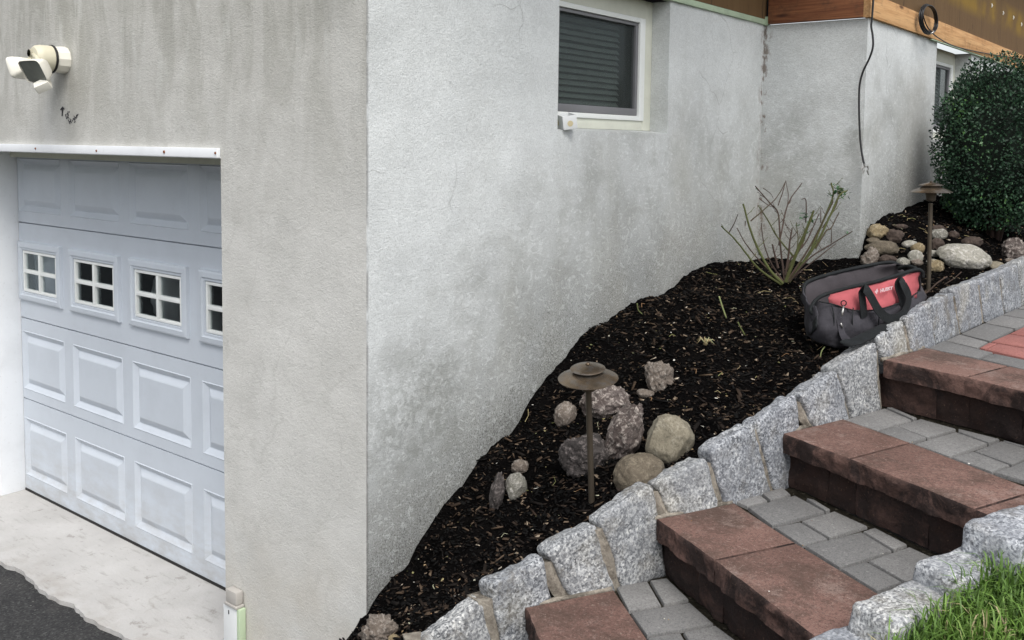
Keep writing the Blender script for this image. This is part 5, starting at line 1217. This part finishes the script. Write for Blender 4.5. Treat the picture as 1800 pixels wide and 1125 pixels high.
stem([(1240,752),(1262,749),(1285,752)],.0035,'reddish brown stick lying beside the curb near beige boulder',.0)
stem([(1613,525),(1632,512),(1648,497),(1665,486)],.003,'long thin grey twig behind the bag near the far lamp',.3)
stem([(1660,500),(1676,490),(1690,478)],.002,'short thin twig under the large white boulder',.3)
dl=MB(); b=onbed(1240,606)
for k in range(14):
    a=rs.random()*6.28; L=rs.uniform(.02,.05); dl.tube([b+np.array([0,0,.004]),b+np.array([L*.6*math.cos(a),L*.6*math.sin(a),.02+.01*rs.random()]),b+np.array([L*math.cos(a),L*math.sin(a),.012])],[.0025,.002,.0008],5)
dl.tube([b+np.array([0,0,.0]),b+np.array([0.005,0,.022])],[.010,.008],8)
mk('dried_plant',np.array(dl.v),dl.f,M['litter'],None,smooth=True,attr=[.35+.3*((i//6)%3==0) for i in range(len(dl.f))],label='pale dried plant tuft in the middle of the mulch',cat='dried plant')
# grass
def grass(N,seed,xr,yr,hm,name,label):
    rs=np.random.default_rng(seed); V=[];tn=[];k=0
    seg=4; pv=2*seg+1
    VV=np.zeros((N*8,3)); FF=[];
    for i in range(N):
        while True:
            x=rs.uniform(*xr); y=rs.uniform(*yr)
            if x>np.interp(y,RC[:,1],RC[:,0])+.035: break
        edge_=x-np.interp(y,RC[:,1],RC[:,0])
        L=rs.uniform(.03,.10)*hm*(1.25 if rs.random()<.12 else 1); a=rs.random()*6.283; d=np.array([math.cos(a),math.sin(a),0]); s=np.array([-d[1],d[0],0])*rs.uniform(.0012,.0026)
        b=np.array([x,y,lawnz(x,y)-.004]); le=rs.uniform(.1,.9)
        p1=b+np.array([0,0,L*.45])+d*L*.12*le; p2=b+np.array([0,0,L*(.85-.2*le)])+d*L*.45*le; p3=b+np.array([0,0,L*(1.-.45*le)])+d*L*.95*le
        VV[8*i:8*i+8]=[b-s,b+s,p1+s,p1-s,p2+s*.8,p2-s*.8,p3+s*.15,p3-s*.15]; t_=min(1,max(0,.5+.35*nz((x,y,0),6)+rs.normal()*.22)); tn+=[t_]*3
    I=np.arange(N)[:,None]*8
    Fq=np.concatenate([I+[0,1,2,3],I+[3,2,4,5],I+[5,4,6,7]],1).reshape(-1,4)
    mk(name,VV,Fq,M['grass'],None,attr=tn,label=label,cat='grass',kind='stuff')
grass(34000,5,(1.5,2.5),(-.9,1.0),1.12,'grass','bright green grass of the lawn at the lower right')
grass(14000,6,(2.2,6),(-4,6),1.2,'grass','green grass of the lawn further out')
# small grit on the treads
gr=MB(); tnl=[]
for k in range(150):
    z=rs.choice([Z2,Z3,Z4,Z1]); px=rs.uniform(1100,1800); py=rs.uniform(580,1120); p_=uz(px,py,z)
    fr={Z1:f1,Z2:f2,Z3:f3,Z4:f4}[z]; nxt={Z1:None,Z2:f1,Z3:f2,Z4:f3}[z]
    def side(p_,f_): e=f_[2]-f_[0]; w0=p_[:2]-f_[0]; return e[0]*w0[1]-e[1]*w0[0]
    if side(p_,fr)<.02 or (nxt is not None and side(p_,nxt)>-.03) or p_[1]>2.4: continue
    r=rs.uniform(.0012,.0034); n0=len(gr.f); gr.lathe((p_[0],p_[1],z+.001),[(r,0),(r*.9,r*.7),(r*.3,r*1.1)],5); tnl+=[rs.choice([.0,.1,.9,1.,.3])]*(len(gr.f)-n0)
if gr.v: mk('grit',np.array(gr.v),gr.f,M['litter'],None,attr=tnl,label='tiny grit and crumbs lying on the steps',cat='grit',kind='stuff')
